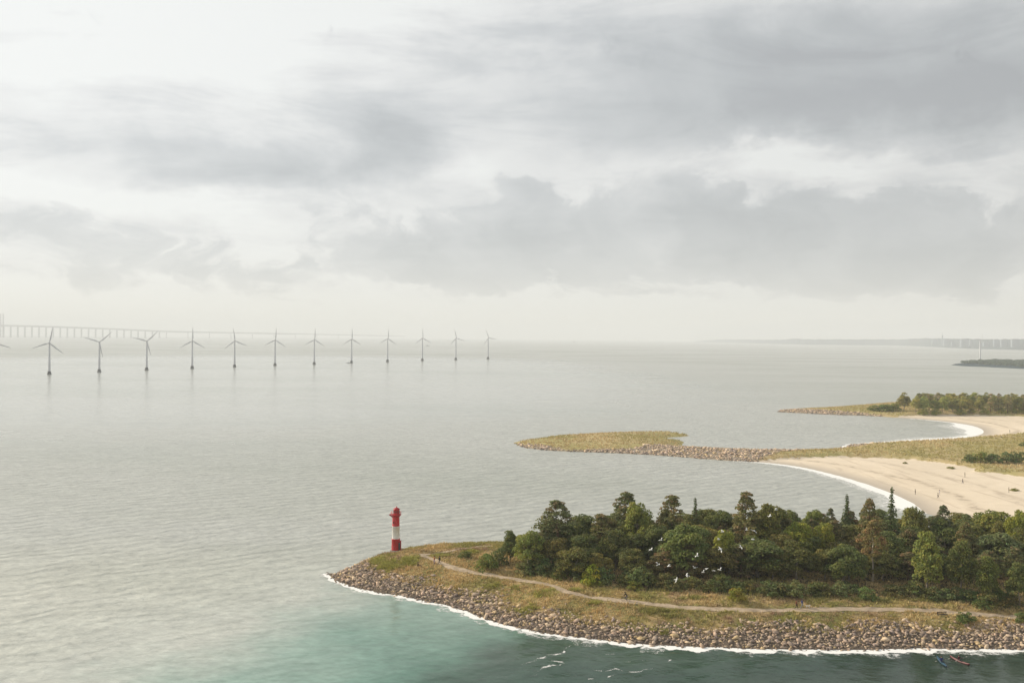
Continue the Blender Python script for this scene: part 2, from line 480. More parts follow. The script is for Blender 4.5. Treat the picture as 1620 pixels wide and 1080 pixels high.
def make_water_mat():
    m, g, bs = material('sea_water')
    tc = g.n('ShaderNodeTexCoord'); P = tc.outputs['Object']
    sep = g.n('ShaderNodeSeparateXYZ'); g.put(sep.inputs[0], P)
    wob = g.noise(P, 0.012, 4.0, 0.55, col=True)
    wo2 = g.noise(P, 0.05, 4.0, 0.6, col=True)
    Pw = g.vmath('ADD', P, g.vmath('ADD', g.vmath('MULTIPLY', g.vmath('SUBTRACT', wob, (.5, .5, .5)), (70, 70, 0)),
                                   g.vmath('MULTIPLY', g.vmath('SUBTRACT', wo2, (.5, .5, .5)), (26, 26, 0))))
    sw = g.n('ShaderNodeSeparateXYZ'); g.put(sw.inputs[0], Pw)
    # pale sea glare painted into the colour to the west, clear teal in the lee of the point, dark deep water by the riprap
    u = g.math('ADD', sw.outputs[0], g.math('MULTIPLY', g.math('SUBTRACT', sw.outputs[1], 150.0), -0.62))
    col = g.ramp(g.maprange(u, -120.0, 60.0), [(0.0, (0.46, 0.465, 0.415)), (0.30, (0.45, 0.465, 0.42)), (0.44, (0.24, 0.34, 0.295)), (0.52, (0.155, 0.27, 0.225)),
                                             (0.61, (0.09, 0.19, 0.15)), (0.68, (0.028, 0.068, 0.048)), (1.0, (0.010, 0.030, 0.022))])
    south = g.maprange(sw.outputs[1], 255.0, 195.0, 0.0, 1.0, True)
    col = g.mix(south, (0.395, 0.405, 0.375), col)  # open sea: pale silvery glare painted into the base colour
    lane = g.n('ShaderNodeMapping'); lane.inputs['Scale'].default_value = (0.0022, 0.0042, 1); lane.inputs['Rotation'].default_value = (0, 0, R(-8))
    g.put(lane.inputs['Vector'], P)
    ln = g.noise(lane.outputs[0], 1.0, 5.0, 0.6)
    col = g.mix(g.maprange(ln, 0.42, 0.66, 0, 0.40, True), col, (0.22, 0.245, 0.195))  # broad darker bands: wind lanes and cloud shadows painted into the colour
    # small ripples: bump noise, their light and dark also painted into the colour
    rp = g.n('ShaderNodeMapping'); rp.inputs['Rotation'].default_value = (0, 0, R(38)); rp.inputs['Scale'].default_value = (0.55, 0.9, 1)
    g.put(rp.inputs['Vector'], P)
    w1 = g.noise(rp.outputs[0], 0.9, 4.0, 0.6)
    w2 = g.noise(P, 0.22, 3.0, 0.55)
    n8 = g.noise(rp.outputs[0], 0.16, 4.0, 0.65)
    n9 = g.noise(rp.outputs[0], 0.75, 3.0, 0.6)
    k = g.math('MULTIPLY', g.maprange(n8, 0.3, 0.7, 0.88, 1.12), g.maprange(n9, 0.3, 0.7, 0.84, 1.16))
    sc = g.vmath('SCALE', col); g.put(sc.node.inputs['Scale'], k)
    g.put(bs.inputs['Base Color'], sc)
    # sheltered and smooth in the lee of the headland, wind-ruffled out at sea
    lee = g.maprange(u, -100.0, -35.0, 0.0, 1.0, True)
    lee = g.math('MULTIPLY', lee, south)
    rgh = g.maprange(ln, 0.3, 0.7, 0.34, 0.46)
    q1 = g.vmath('MULTIPLY_ADD', Pw, (1 / 620, 1 / 650, 0), (430 / 620, -1750 / 650, 0))
    q2 = g.vmath('MULTIPLY_ADD', Pw, (1 / 480, 1 / 470, 0), (300 / 480, -880 / 470, 0))
    slick2 = g.math('MULTIPLY', g.math('POWER', 2.718, g.math('MULTIPLY', g.vmath('DOT_PRODUCT', q2, q2), -1.0)), 0.8)
    slick = g.math('POWER', 2.718, g.math('MULTIPLY', g.vmath('DOT_PRODUCT', q1, q1), -1.0))
    slick = g.maprange(g.math('ADD', g.math('ADD', slick, slick2), g.math('MULTIPLY', g.math('SUBTRACT', ln, 0.5), 0.9)), 0.12, 0.62, 0, 1, True)
    rgh = g.math('MULTIPLY_ADD', g.math('SUBTRACT', 0.17, rgh), slick, rgh)
    g.put(bs.inputs['Specular IOR Level'], g.math('MULTIPLY_ADD', lee, -0.30, 0.5))
    bstr = g.math('MULTIPLY_ADD', slick, -0.66, g.math('MULTIPLY_ADD', lee, -0.74, 0.95))
    g.put(bs.inputs['Roughness'], g.math('MULTIPLY_ADD', g.math('SUBTRACT', 0.08, rgh), lee, rgh))
    bs.inputs['IOR'].default_value = 1.33
    wv = g.n('ShaderNodeTexWave', wave_type='BANDS', bands_direction='X'); wm = g.n('ShaderNodeMapping'); wm.inputs['Rotation'].default_value = (0, 0, R(58))
    g.put(wm.inputs['Vector'], P); g.put(wv.inputs['Vector'], wm.outputs[0])
    wv.inputs['Scale'].default_value = 0.055; wv.inputs['Distortion'].default_value = 7.0; wv.inputs['Detail'].default_value = 3.0; wv.inputs['Detail Scale'].default_value = 1.4
    h = g.math('MULTIPLY_ADD', wv.outputs['Fac'], 0.35, g.math('MULTIPLY_ADD', w1, 0.6, g.math('MULTIPLY', w2, 0.9)))
    b = g.n('ShaderNodeBump'); g.put(b.inputs['Strength'], bstr); b.inputs['Distance'].default_value = 0.55
    g.put(b.inputs['Height'], h); g.put(bs.inputs['Normal'], b.outputs[0])
    return m
M_WATER = make_water_mat()

def make_foam_mat():
    m, g, bs = material('foam')
    tc = g.n('ShaderNodeTexCoord'); P = tc.outputs['Object']
    fade = g.n('ShaderNodeAttribute', attribute_name='fade').outputs['Fac']
    n = g.noise(P, 0.7, 6.0, 0.75)
    a = g.maprange(g.math('ADD', fade, g.math('MULTIPLY', g.math('SUBTRACT', n, 0.5), 1.3)), 0.25, 0.6, 0, 1, True)
    bs.inputs['Base Color'].default_value = (0.82, 0.82, 0.80, 1)
    bs.inputs['Roughness'].default_value = 0.8
    g.put(bs.inputs['Alpha'], a)
    return m
M_FOAM = make_foam_mat()
M_PATH = simple('path_gravel', (0.40, 0.315, 0.225), 0.95, 0.30, .8, spec=0.1)
def weathered(name, col, fade, dirt):
    m, g, bs = material(name)
    tc = g.n('ShaderNodeTexCoord'); mp = g.n('ShaderNodeMapping'); mp.inputs['Scale'].default_value = (3.2, 3.2, .35)
    g.put(mp.inputs['Vector'], tc.outputs['Object'])
    st = g.noise(mp.outputs[0], 1.0, 5.0, 0.65); pt = g.noise(tc.outputs['Object'], 1.4, 4.0, 0.6)
    c = g.mix(g.maprange(pt, 0.40, 0.70, 0, 0.7, True), col, fade)
    c = g.mix(g.maprange(st, 0.52, 0.72, 0, 0.75, True), c, dirt)
    g.put(bs.inputs['Base Color'], c); bs.inputs['Roughness'].default_value = 0.55
    return m
M_LWHITE = weathered('weathered_white', (0.76, 0.75, 0.71), (0.62, 0.60, 0.56), (0.42, 0.36, 0.31))
M_LRED = weathered('weathered_red', (0.50, 0.022, 0.028), (0.46, 0.075, 0.08), (0.24, 0.018, 0.02))
M_WHITE = simple('white_paint', (0.78, 0.77, 0.74), 0.45, 0.06, 1.5)
M_RED = simple('red_paint', (0.52, 0.018, 0.022), 0.42, 0.14, 1.2)
M_RED_DK = simple('dark_red_paint', (0.36, 0.012, 0.018), 0.45, 0.14, 1.2)
M_CONC = simple('concrete', (0.30, 0.28, 0.25), 0.9, 0.2, 0.8)
M_DARK = simple('dark_metal', (0.05, 0.05, 0.055), 0.5, 0.15, 4)
M_TURB = simple('turbine_grey', (0.55, 0.56, 0.58), 0.5, 0.05, 0.1)
M_TURB_B = simple('turbine_base', (0.10, 0.10, 0.10), 0.8, 0.2, 0.4)
M_BRIDGE = simple('bridge_concrete', (0.15, 0.15, 0.15), 0.85, 0.1, 0.02)
M_GLASS = simple('lantern_glass', (0.10, 0.05, 0.05), 0.1, 0.1, 1.0, spec=0.6)
M_GULL = simple('gull_feather', (0.80, 0.80, 0.78), 0.7, 0.05, 4)
M_GULL_T = simple('gull_grey', (0.42, 0.43, 0.45), 0.7, 0.08, 4)

# ------------------------------------------------------------------ sea
def disc(name, r, z, n, m):
    V = [(r * math.cos(2 * math.pi * k / n), r * math.sin(2 * math.pi * k / n), z) for k in range(n)]
    me = bpy.data.meshes.new(name); me.from_pydata(V, [], [tuple(range(n))]); me.materials.append(m); me.update()
    return link(bpy.data.objects.new(name, me))
SEA_R = 20000.0
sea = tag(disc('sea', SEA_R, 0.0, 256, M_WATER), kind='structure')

# ------------------------------------------------------------------ near headland
front_px = [(513, 907), (530, 918), (560, 928), (600, 937), (650, 945), (700, 956), (745, 970), (790, 986), (830, 997), (870, 1003),
            (930, 1009), (1000, 1016), (1080, 1022), (1160, 1026), (1250, 1027), (1340, 1027), (1440, 1026), (1540, 1026), (1640, 1028), (1760, 1030), (1900, 1034)]
front = [at(*p) for p in front_px]
back = [at(px, py, 2.6) + Vector((0, 6, 0)) for px, py in
        []]
back += [Vector((210, 252, 0)), Vector((170, 251, 0)), Vector((140, 250, 0))]
back += [Vector((at_depth(px, 850, Y).x, Y, 0)) for px, Y in [(1480, 249), (1400, 248), (1300, 247), (1180, 246), (1060, 246), (960, 246), (880, 240), (830, 236)]]
back += [at(px, py, 2.8) + Vector((0, 5.5, 0)) for px, py in [(790, 858), (740, 858), (690, 860), (650, 864), (610, 871), (575, 880), (545, 889), (524, 898)]]
rs = np.random.RandomState(3)
def wiggle(line, amp, step, seed):
    pts = smooth_line(line, step)
    out = []
    for i, p in enumerate(pts):
        t = (pts[min(i + 1, len(pts) - 1)] - pts[max(i - 1, 0)]); t.z = 0
        t.normalize() if t.length else None
        k = float(vnoise(np.array([i * step * 0.22]), np.array([seed * 3.3]), seed, 3)[0]) - 0.5
        out.append(Vector((p.x - t.y * k * amp, p.y + t.x * k * amp, 0)))
    return out
front_l = wiggle(front, 2.6, 1.6, 11)
back_l = smooth_line(back, 6.0)
head_poly = [(p.x, p.y) for p in front_l + back_l]
front_xy = [(p.x, p.y) for p in front_l]
back_xy = [(p.x, p.y) for p in back_l]

class Terrain:
    def __init__(self, x0, x1, y0, y1, step):
        self.x0, self.y0, self.s = x0, y0, step
        self.nx = int((x1 - x0) / step) + 1; self.ny = int((y1 - y0) / step) + 1
        self.X, self.Y = np.meshgrid(x0 + np.arange(self.nx) * step, y0 + np.arange(self.ny) * step)
    def z(self, x, y):
        u = np.clip((np.asarray(x, dtype=float) - self.x0) / self.s, 0, self.nx - 1.001)
        v = np.clip((np.asarray(y, dtype=float) - self.y0) / self.s, 0, self.ny - 1.001)
        i, j = u.astype(int), v.astype(int); fu, fv = u - i, v - j
        Z = self.Z
        return (Z[j, i] * (1 - fu) + Z[j, i + 1] * fu) * (1 - fv) + (Z[j + 1, i] * (1 - fu) + Z[j + 1, i + 1] * fu) * fv
    def h(self, x, y): return float(self.z(np.array([x]), np.array([y]))[0])
    def build(self, name, mat, attrs, keep):
        """keep: mask of vertices that matter; faces wholly outside are dropped"""
        idx = np.arange(self.nx * self.ny).reshape(self.ny, self.nx)
        a, b, c, d = idx[:-1, :-1], idx[:-1, 1:], idx[1:, 1:], idx[1:, :-1]
        k = keep[:-1, :-1] | keep[:-1, 1:] | keep[1:, 1:] | keep[1:, :-1]
        F = np.stack([a[k], b[k], c[k], d[k]], axis=1)
        used = np.unique(F); remap = np.zeros(self.nx * self.ny, dtype=np.int64); remap[used] = np.arange(len(used))
        V = np.stack([self.X.ravel(), self.Y.ravel(), self.Z.ravel()], axis=1)[used]
        me = np_mesh(name, V, remap[F], mat, smooth=True, attrs={n: v.ravel()[used] for n, v in attrs.items()})
        return tag(link(bpy.data.objects.new(name, me)), kind='structure')

HT = Terrain(-48, 215, 138, 300, 0.6)
Dp = poly_dist(head_poly, HT.X, HT.Y)
Df = poly_dist(front_xy, HT.X, HT.Y, closed=False)
Db = poly_dist(back_xy, HT.X, HT.Y, closed=False)
inside = Dp > 0
def rise(d):
    return np.interp(d, [0, 8.5, 15, 30, 60], [0, 2.0, 3.1, 3.9, 4.2])
def rise_b(d):
    return np.interp(d, [0, 4.5, 12, 30], [0, 2.6, 3.6, 4.2])
Z = np.minimum(rise(Df), rise_b(Db))
bump = (vnoise(HT.X * 0.12, HT.Y * 0.12, 5, 4) - 0.5) * 0.9 + (vnoise(HT.X * 0.6, HT.Y * 0.6, 9, 3) - 0.5) * 0.3
Z = Z + bump * np.clip(Dp / 6, 0, 1)
HT.Z = np.where(inside, Z, np.maximum(-2.5, -np.abs(Dp) * 0.55))
bandw = 8.0 + (vnoise(HT.X * 0.09, HT.Y * 0.09, 21, 3) - 0.5) * 7.0
tipw = np.clip((-20 - HT.X) / 14, 0, 1) * 3.0
rocky = np.clip((bandw + tipw - Df) / 1.5, 0, 1)
rocky = np.maximum(rocky, np.clip((3.4 - Db) / 1.0, 0, 1))

def at_ground(px, py, T=None):
    T = T or HT
    z = 3.0
    for _ in range(12):
        p = at(px, py, z); z = 0.5 * z + 0.5 * T.h(p.x, p.y)
    p = at(px, py, z)
    return Vector((p.x, p.y, T.h(p.x, p.y)))

# the wooded part: behind a line of pixels on the ground
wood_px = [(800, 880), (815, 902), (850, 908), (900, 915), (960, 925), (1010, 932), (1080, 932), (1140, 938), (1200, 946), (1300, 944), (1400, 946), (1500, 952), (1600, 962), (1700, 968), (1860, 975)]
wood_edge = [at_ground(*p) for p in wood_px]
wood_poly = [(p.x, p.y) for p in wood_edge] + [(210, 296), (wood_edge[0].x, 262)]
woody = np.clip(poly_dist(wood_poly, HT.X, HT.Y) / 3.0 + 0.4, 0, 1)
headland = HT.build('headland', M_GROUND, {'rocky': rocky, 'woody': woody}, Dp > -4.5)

# footpath over the headland, draped on the ground
def ribbon(name, px_pts, width, mat, T, lift=0.05, seed=1, cross=6):
    line = smooth_line([at_ground(*p, T) for p in px_pts], 0.8)
    V, F = [], []
    for i, p in enumerate(line):
        t = line[min(i + 1, len(line) - 1)] - line[max(i - 1, 0)]; t.z = 0; t.normalize()
        n = Vector((-t.y, t.x, 0))
        wl = width * (0.5 + 0.75 * (float(vnoise(np.array([i * .35]), np.array([seed]), seed, 4)[0]) - .5))
        wr = width * (0.5 + 0.75 * (float(vnoise(np.array([i * .35]), np.array([seed + 50]), seed, 4)[0]) - .5))
        for k in range(cross + 1):
            q = p + n * (-wl + (wl + wr) * k / cross)
            V.append((q.x, q.y, T.h(q.x, q.y) + lift))
    m = cross + 1
    for i in range(len(line) - 1):
        for k in range(cross): F.append((i * m + k, i * m + k + 1, (i + 1) * m + k + 1, (i + 1) * m + k))
    me = np_mesh(name, V, F, mat, smooth=True)
    return tag(link(bpy.data.objects.new(name, me)), kind='structure'), line

path_px = [(668, 878), (680, 883), (700, 891), (722, 899), (752, 906), (790, 912), (830, 918), (868, 925), (890, 934), (920, 941), (960, 947), (1010, 953),
           (1060, 959), (1120, 962.5), (1180, 964), (1240, 965), (1300, 964.5), (1360, 963.5), (1420, 964), (1480, 966), (1530, 970), (1580, 973), (1620, 976), (1700, 982), (1800, 990)]
_, path_line = ribbon('footpath', path_px, 1.5, M_PATH, HT, 0.06)
_, spur_line = ribbon('footpath', [(664, 877), (690, 875), (716, 871), (745, 867), (775, 863)], 1.0, M_PATH, HT, 0.06, seed=4, cross=4)

# ------------------------------------------------------------------ stones
def hull_stone(rs, n=11):
    pts = rs.normal(size=(n, 3)); pts /= np.linalg.norm(pts, axis=1)[:, None]
    pts *= rs.uniform(0.78, 1.08, (n, 1)); pts *= np.array([rs.uniform(.9, 1.45), rs.uniform(.6, 1.0), rs.uniform(.38, .75)])
    bm = bmesh.new()
    for p in pts: bm.verts.new(p)
    r = bmesh.ops.convex_hull(bm, input=bm.verts)
    bmesh.ops.delete(bm, geom=[v for v in bm.verts if not v.link_faces], context='VERTS')
    bm.verts.ensure_lookup_table(); bm.verts.index_update()
    V = np.array([v.co[:] for v in bm.verts]); F = np.array([[v.index for v in f.verts] for f in bm.faces])
    bm.free()
    return V, F
rs = np.random.RandomState(12)
STONES = [hull_stone(rs) for _ in range(14)]
PAL = np.array([(0.30, 0.25, 0.20), (0.24, 0.205, 0.18), (0.34, 0.27, 0.21), (0.20, 0.175, 0.16), (0.27, 0.22, 0.19), (0.40, 0.34, 0.26), (0.22, 0.19, 0.195), (0.33, 0.255, 0.21), (0.42, 0.34, 0.19), (0.46, 0.39, 0.29), (0.15, 0.13, 0.125), (0.38, 0.295, 0.225)]) * np.array((1.42, 1.31, 1.20))
def rotz_tilt(rs):
    a, b, c = rs.uniform(0, 6.28), rs.uniform(-.5, .5), rs.uniform(-.5, .5)
    return np.array((Matrix.Rotation(a, 3, 'Z') @ Matrix.Rotation(b, 3, 'X') @ Matrix.Rotation(c, 3, 'Y')))
def merged_stones(name, pts, parent, rs, tone=1.0):
    VV, FF, CC, o = [], [], [], 0
    for (x, y, z, s) in pts:
        V, F = STONES[rs.randint(len(STONES))]
        W = (V * s) @ rotz_tilt(rs).T + np.array((x, y, z))
        c = (PAL[rs.randint(len(PAL))] * .7 + PAL.mean(axis=0) * .3) * tone * rs.uniform(0.7, 1.3) * (0.55 if z < 0.22 + rs.uniform(-.15, .2) else 1.0)   # wet and weedy at the waterline
        VV.append(W); FF.append(F + o); CC.append(np.tile(c, (len(V), 1))); o += len(V)
    me = np_mesh(name, np.concatenate(VV), np.concatenate(FF), M_STONE, np.concatenate(CC))
    return tag(link(bpy.data.objects.new(name, me), parent), kind='stuff')

rs = np.random.RandomState(77)
gx, gy = np.meshgrid(np.arange(-48, 205, 0.60), np.arange(140, 262, 0.60))
gx = (gx + rs.uniform(-.29, .29, gx.shape)).ravel(); gy = (gy + rs.uniform(-.29, .29, gy.shape)).ravel()
dp = poly_dist(head_poly, gx, gy); df = poly_dist(front_xy, gx, gy, False); db = poly_dist(back_xy, gx, gy, False)
bw = 8.0 + (vnoise(gx * .09, gy * .09, 21, 3) - .5) * 7.0 + np.clip((-20 - gx) / 14, 0, 1) * 3.0
ok = (((df < bw + rs.exponential(0.7, gx.shape)) & (dp > -0.9)) | ((db < 3.2) & (dp > -0.6) & (gx < 40)))
ok &= (gx < 205)
gx, gy, df, bw = gx[ok], gy[ok], df[ok], bw[ok]
sz = np.clip(rs.lognormal(-1.14, 0.42, gx.shape), 0.15, 0.72)
far_in = np.clip((df - bw * 0.55) / 4.0, 0, 1)
sz *= 1 - 0.25 * far_in * rs.uniform(0, 1, gx.shape)
big = rs.uniform(0, 1, gx.shape) < 0.05
sz[big] *= 1.3
gz = HT.z(gx, gy)
pts = np.stack([gx, gy, gz + sz * 0.12, sz], axis=1)
order = np.argsort(-(sz / gy))
stone_meshes = []
for i, (V, F) in enumerate(STONES):
    for k in range(3):
        c = (PAL[(i * 3 + k * 4) % len(PAL)] * .65 + PAL.mean(axis=0) * .35) * rs.uniform(0.75, 1.15)
        stone_meshes.append(np_mesh('stone', V, F, M_STONE, np.tile(c, (len(V), 1))))
vis = [i for i in order if -0.6 < gx[i] / gy[i] < 0.548]
single = vis[:300]
rest = sorted(set(range(len(gx))) - set(single))
for i in single:
    o = bpy.data.objects.new('stone', stone_meshes[rs.randint(len(stone_meshes))])
    o.location = pts[i, :3]; o.rotation_euler = (rs.uniform(-.5, .5), rs.uniform(-.5, .5), rs.uniform(0, 6.28))
    o.scale = (sz[i], sz[i], sz[i])
    link(o, headland)
merged_stones('stones', pts[rest], headland, rs)

# ------------------------------------------------------------------ foam
def foam_strip(line, inner, outer, seed, z=0.035, step=0.45, name='foam', poly=None, fade_pow=1.0, freq=0.45):
    """line: points along the waterline; inner/outer: lists of (fraction, width)"""
    pts = smooth_line(line, step)
    L = len(pts)
    V, F, A = [], [], []
    fx = [f for f, _ in outer]; fw = [w for _, w in outer]
    rows = [0.0, 0.25, 0.5, 0.75, 1.0]
    for i, p in enumerate(pts):
        t = pts[min(i + 1, L - 1)] - pts[max(i - 1, 0)]; t.z = 0; t.normalize()
        n = Vector((t.y, -t.x, 0))
        q = p + n * 0.4
        if poly_dist(poly, np.array([q.x]), np.array([q.y]))[0] > 0: n = -n
        w = float(np.interp(i / L, fx, fw)) * max(0.15, -0.25 + 2.4 * float(vnoise(np.array([i * step * freq]), np.array([seed * 1.7]), seed, 3)[0]))
        for k, r in enumerate(rows):
            q = p + n * (-inner + (w + inner) * r)
            V.append((q.x, q.y, z + 0.004 * (k % 2))); A.append([0.9, 1.0, 0.95, 0.7, 0.0][k] if fade_pow == 1 else [0.4, 0.42, 0.36, 0.26, 0.0][k] if fade_pow == 3 else [0.8, 0.95, 0.42, 0.36, 0.0][k])
    m = len(rows)
    for i in range(L - 1):
        for k in range(m - 1): F.append((i * m + k, i * m + k + 1, (i + 1) * m + k + 1, (i + 1) * m + k))
    me = np_mesh(name, V, F, M_FOAM, attrs={'fade': A})
    return tag(link(bpy.data.objects.new(name, me)), kind='stuff')
foam_strip(front_l, 0.55, [(0, 1.3), (.25, 1.6), (.5, 2.0), (1, 1.7)], 5, poly=head_poly)
foam_strip(front_l, 0.2, [(0, 2.6), (.25, 3.2), (.5, 4.2), (1, 3.6)], 25, z=0.02, poly=head_poly, fade_pow=3, freq=0.3)
# broken wave streaks in the lee of the point
def streaks(pxlines, name='foam', seed=2):
    V, F, A = [], [], []
    for li, (pl, w) in enumerate(pxlines):
        line = smooth_line([at(*p) for p in pl], 0.35)
        o = len(V)
        for i, p in enumerate(line):
            t = line[min(i + 1, len(line) - 1)] - line[max(i - 1, 0)]; t.normalize(); n = Vector((-t.y, t.x, 0))
            j = float(vnoise(np.array([i * .3]), np.array([li * 9.1]), seed, 2)[0])
            ww = w * (1.0 + 3.6 * j) * math.sin(math.pi * min(1, max(0.03, i / max(1, len(line) - 1))))
            n2 = n * (float(vnoise(np.array([i * .2]), np.array([li * 5.1 + 40]), seed, 2)[0]) - .5) * 1.6
            for k in (-1, 0, 1):
                q = p + n2 + n * ww * k
                V.append((q.x, q.y, 0.03)); A.append(0.40 if k == 0 else 0.0)
        for i in range(len(line) - 1):
            for k in range(2):
                a = o + i * 3 + k
                F.append((a, a + 1, a + 4, a + 3))
    me = np_mesh(name, V, F, M_FOAM, attrs={'fade': A})
    return tag(link(bpy.data.objects.new(name, me)), kind='stuff')
streaks([([(826, 1052), (842, 1044), (868, 1038), (893, 1028), (905, 1020)], .35), ([(848, 1062), (862, 1056), (884, 1053), (893, 1049)], .4), ([(872, 1044), (886, 1046), (893, 1050)], .35),
         ([(958, 1062), (972, 1056), (985, 1060), (1012, 1064), (1030, 1056)], .35), ([(940, 1061), (952, 1060)], .3), ([(844, 1068), (850, 1066)], .25), ([(962, 1072), (972, 1066)], .3),
         ([(960, 1036), (972, 1034)], .25), ([(1055, 1047), (1062, 1043)], .2), ([(990, 1048), (1000, 1047)], .2), ([(930, 1074), (938, 1072)], .3),
         ([(1288, 1036), (1302, 1035.5)], .25), ([(1015, 1044), (1024, 1043)], .2)])

# ------------------------------------------------------------------ beach peninsula
bfront_px = [(812, 700), (832, 708), (880, 713), (960, 716), (1040, 720), (1100, 724.5), (1160, 729), (1210, 732), (1260, 738), (1310, 749), (1360, 763), (1400, 777), (1436, 793), (1462, 812)]
bfront = [at(*p) for p in bfront_px]
cove_px = [(1130, 710.5), (1180, 712.5), (1230, 713), (1290, 712), (1335, 709), (1342, 704), (1400, 699.5), (1480, 696), (1530, 691.5), (1553, 685), (1550, 678), (1530, 672), (1490, 666.5), (1440, 662), (1380, 658), (1310, 655.5), (1232, 651.5)]
cove = [at(*p) for p in cove_px]
spit_px = [(830, 695), (880, 688.5), (960, 684.5), (1020, 682.5), (1060, 683), (1092, 687), (1060, 690), (1040, 692.5), (1076, 696), (1078, 702), (1068, 706)]
spit = [at(*p, 0.6) for p in spit_px]
farb = [at(*p) for p in [(1232, 649.5), (1300, 646), (1360, 642), (1410, 637), (1480, 633), (1560, 630), (1640, 628), (1800, 628)]]
bl_front = smooth_line(bfront, 4.0)
bl_cove = smooth_line(cove, 4.0)
bl_spit = wiggle(spit, 5.0, 3.0, 31)
beach_poly = [(p.x, p.y) for p in reversed(bl_cove)]
beach_poly = ([(p.x, p.y) for p in bl_spit] + [(p.x, p.y) for p in bl_cove] + [(p.x, p.y) for p in smooth_line(farb, 12.0)]
              + [(600, 780), (600, 230), (150, 230)] + [(p.x, p.y) for p in reversed(bl_front)])
BT = Terrain(0, 600, 228, 900, 1.5)
Dp = poly_dist(beach_poly, BT.X, BT.Y)
def in_px_poly(pxs, T, z=0.8):
    return poly_dist([(at(*p, z).x, at(*p, z).y) for p in pxs], T.X, T.Y)
sand1 = in_px_poly([(1150, 726), (1210, 726.5), (1260, 725), (1330, 724.5), (1400, 727), (1440, 729.5), (1490, 735), (1530, 741), (1548, 745), (1540, 750), (1590, 753), (1620, 758), (1720, 764), (1900, 770), (1900, 1100), (1480, 1100), (1380, 800), (1200, 745)], BT)
sand2 = in_px_poly([(1345, 707), (1420, 701), (1500, 697.5), (1560, 692.5), (1620, 687.5), (1720, 680), (1720, 661.5), (1620, 660.5), (1560, 659), (1500, 657.5), (1440, 657.5), (1410, 658.5), (1300, 680)], BT)
sandy = np.clip(np.maximum(sand1, sand2) / 5 + 0.5, 0, 1)
rk = in_px_poly([(800, 697), (830, 704), (900, 712), (1000, 712.5), (1060, 705), (1100, 706), (1200, 709), (1290, 709), (1335, 706), (1345, 700), (1400, 699), (1345, 709), (1280, 714), (1240, 722), (1170, 733), (1040, 726), (900, 719), (800, 712)], BT, 0.4)
rk2 = in_px_poly([(1225, 648), (1300, 652), (1370, 655.5), (1400, 658), (1380, 661), (1300, 660), (1225, 655)], BT, 0.4)
rockb = np.clip(np.maximum(rk, rk2) / 3 + 0.4, 0, 1)
hb = 1.7 * (1 - np.exp(-np.maximum(Dp, 0) / (np.where(sandy > .5, 26, 9))))
hb = hb + np.clip(1 - sandy * 2, 0, 1) * np.clip(Dp / 20, 0, 1) * (0.5 + 1.2 * vnoise(BT.X * .03, BT.Y * .03, 8, 3))
hb = hb + (vnoise(BT.X * .1, BT.Y * .1, 17, 3) - .5) * .5 * np.clip(Dp / 10, 0, 1)
BT.Z = np.where(Dp > 0, hb, np.maximum(-2.5, -np.abs(Dp) * 0.25))
wet = np.clip(1.15 - Dp / 9, 0, 1) * sandy
wrn = vnoise(BT.X * .04, BT.Y * .04, 73, 3)
wrack = (np.exp(-((Dp - 13 - wrn * 9) / 1.5) ** 2) + .6 * np.exp(-((Dp - 27 - wrn * 14) / 1.7) ** 2)) * sandy
beach = BT.build('beach', M_BEACH, {'sandy': sandy, 'rocky': rockb, 'wet': wet, 'wrack': wrack}, Dp > -9)
def bilin(A, x, y, T):
    i = np.clip(((x - T.x0) / T.s).astype(int), 0, T.nx - 1); j = np.clip(((y - T.y0) / T.s).astype(int), 0, T.ny - 1)
    return A[j, i]
rs = np.random.RandomState(5)
gx = rs.uniform(0, 400, 120000); gy = rs.uniform(380, 720, 120000)
msk = (bilin(rockb, gx, gy, BT) > .5) & (bilin(Dp, gx, gy, BT) > -1.2)
gx, gy = gx[msk][:5200], gy[msk][:5200]
s = np.clip(rs.lognormal(-0.55, 0.35, len(gx)), .3, 1.2)
merged_stones('stones', np.stack([gx, gy, BT.z(gx, gy) + s * .15, s], axis=1), beach, rs, np.array((1.12, 1.14, 1.16)))
foam_strip(bfront[6:], 1.0, [(0, 4), (.3, 6), (.6, 10), (.85, 15), (1, 17)], 15, step=1.5, poly=beach_poly, fade_pow=2, freq=0.03)
foam_strip(cove[4:14], 1.0, [(0, 9), (.15, 8), (.45, 11), (.62, 22), (.75, 20), (.85, 7), (1, 2)], 16, step=2.0, poly=beach_poly, fade_pow=2, freq=0.03)

# ------------------------------------------------------------------ grass and weeds
def tufts(name, X, Y, T, size, cols, rs, blades=5, parent=None, lean=0.5):
    n = len(X)
    V = np.zeros((n, blades, 3, 3), dtype=np.float32); C = np.zeros((n, blades, 3, 3), dtype=np.float32)
    base = np.stack([X, Y, T.z(X, Y)], axis=1)
    for b in range(blades):
        a = rs.uniform(0, 6.283, n); sp = rs.uniform(.05, .4, n) * size
        h = size * rs.uniform(.6, 1.25, n); w = size * rs.uniform(.10, .22, n)
        c0 = base + np.stack([np.cos(a) * sp, np.sin(a) * sp, -0.02 * np.ones(n)], axis=1)
        b2 = rs.uniform(0, 6.283, n)
        side = np.stack([np.cos(b2), np.sin(b2), np.zeros(n)], axis=1) * w[:, None]
        tip = c0 + np.stack([np.cos(a) * h * lean, np.sin(a) * h * lean, h * .8], axis=1)
        V[:, b, 0] = c0 - side; V[:, b, 1] = c0 + side; V[:, b, 2] = tip
        C[:, b] = (cols * rs.uniform(.75, 1.3, (n, 1)))[:, None, :]
    V = V.reshape(-1, 3); C = C.reshape(-1, 3)
    F = np.arange(len(V)).reshape(-1, 3)
    me = np_mesh(name, V, F, M_GRASS, C)
    return tag(link(bpy.data.objects.new(name, me), parent), kind='stuff')

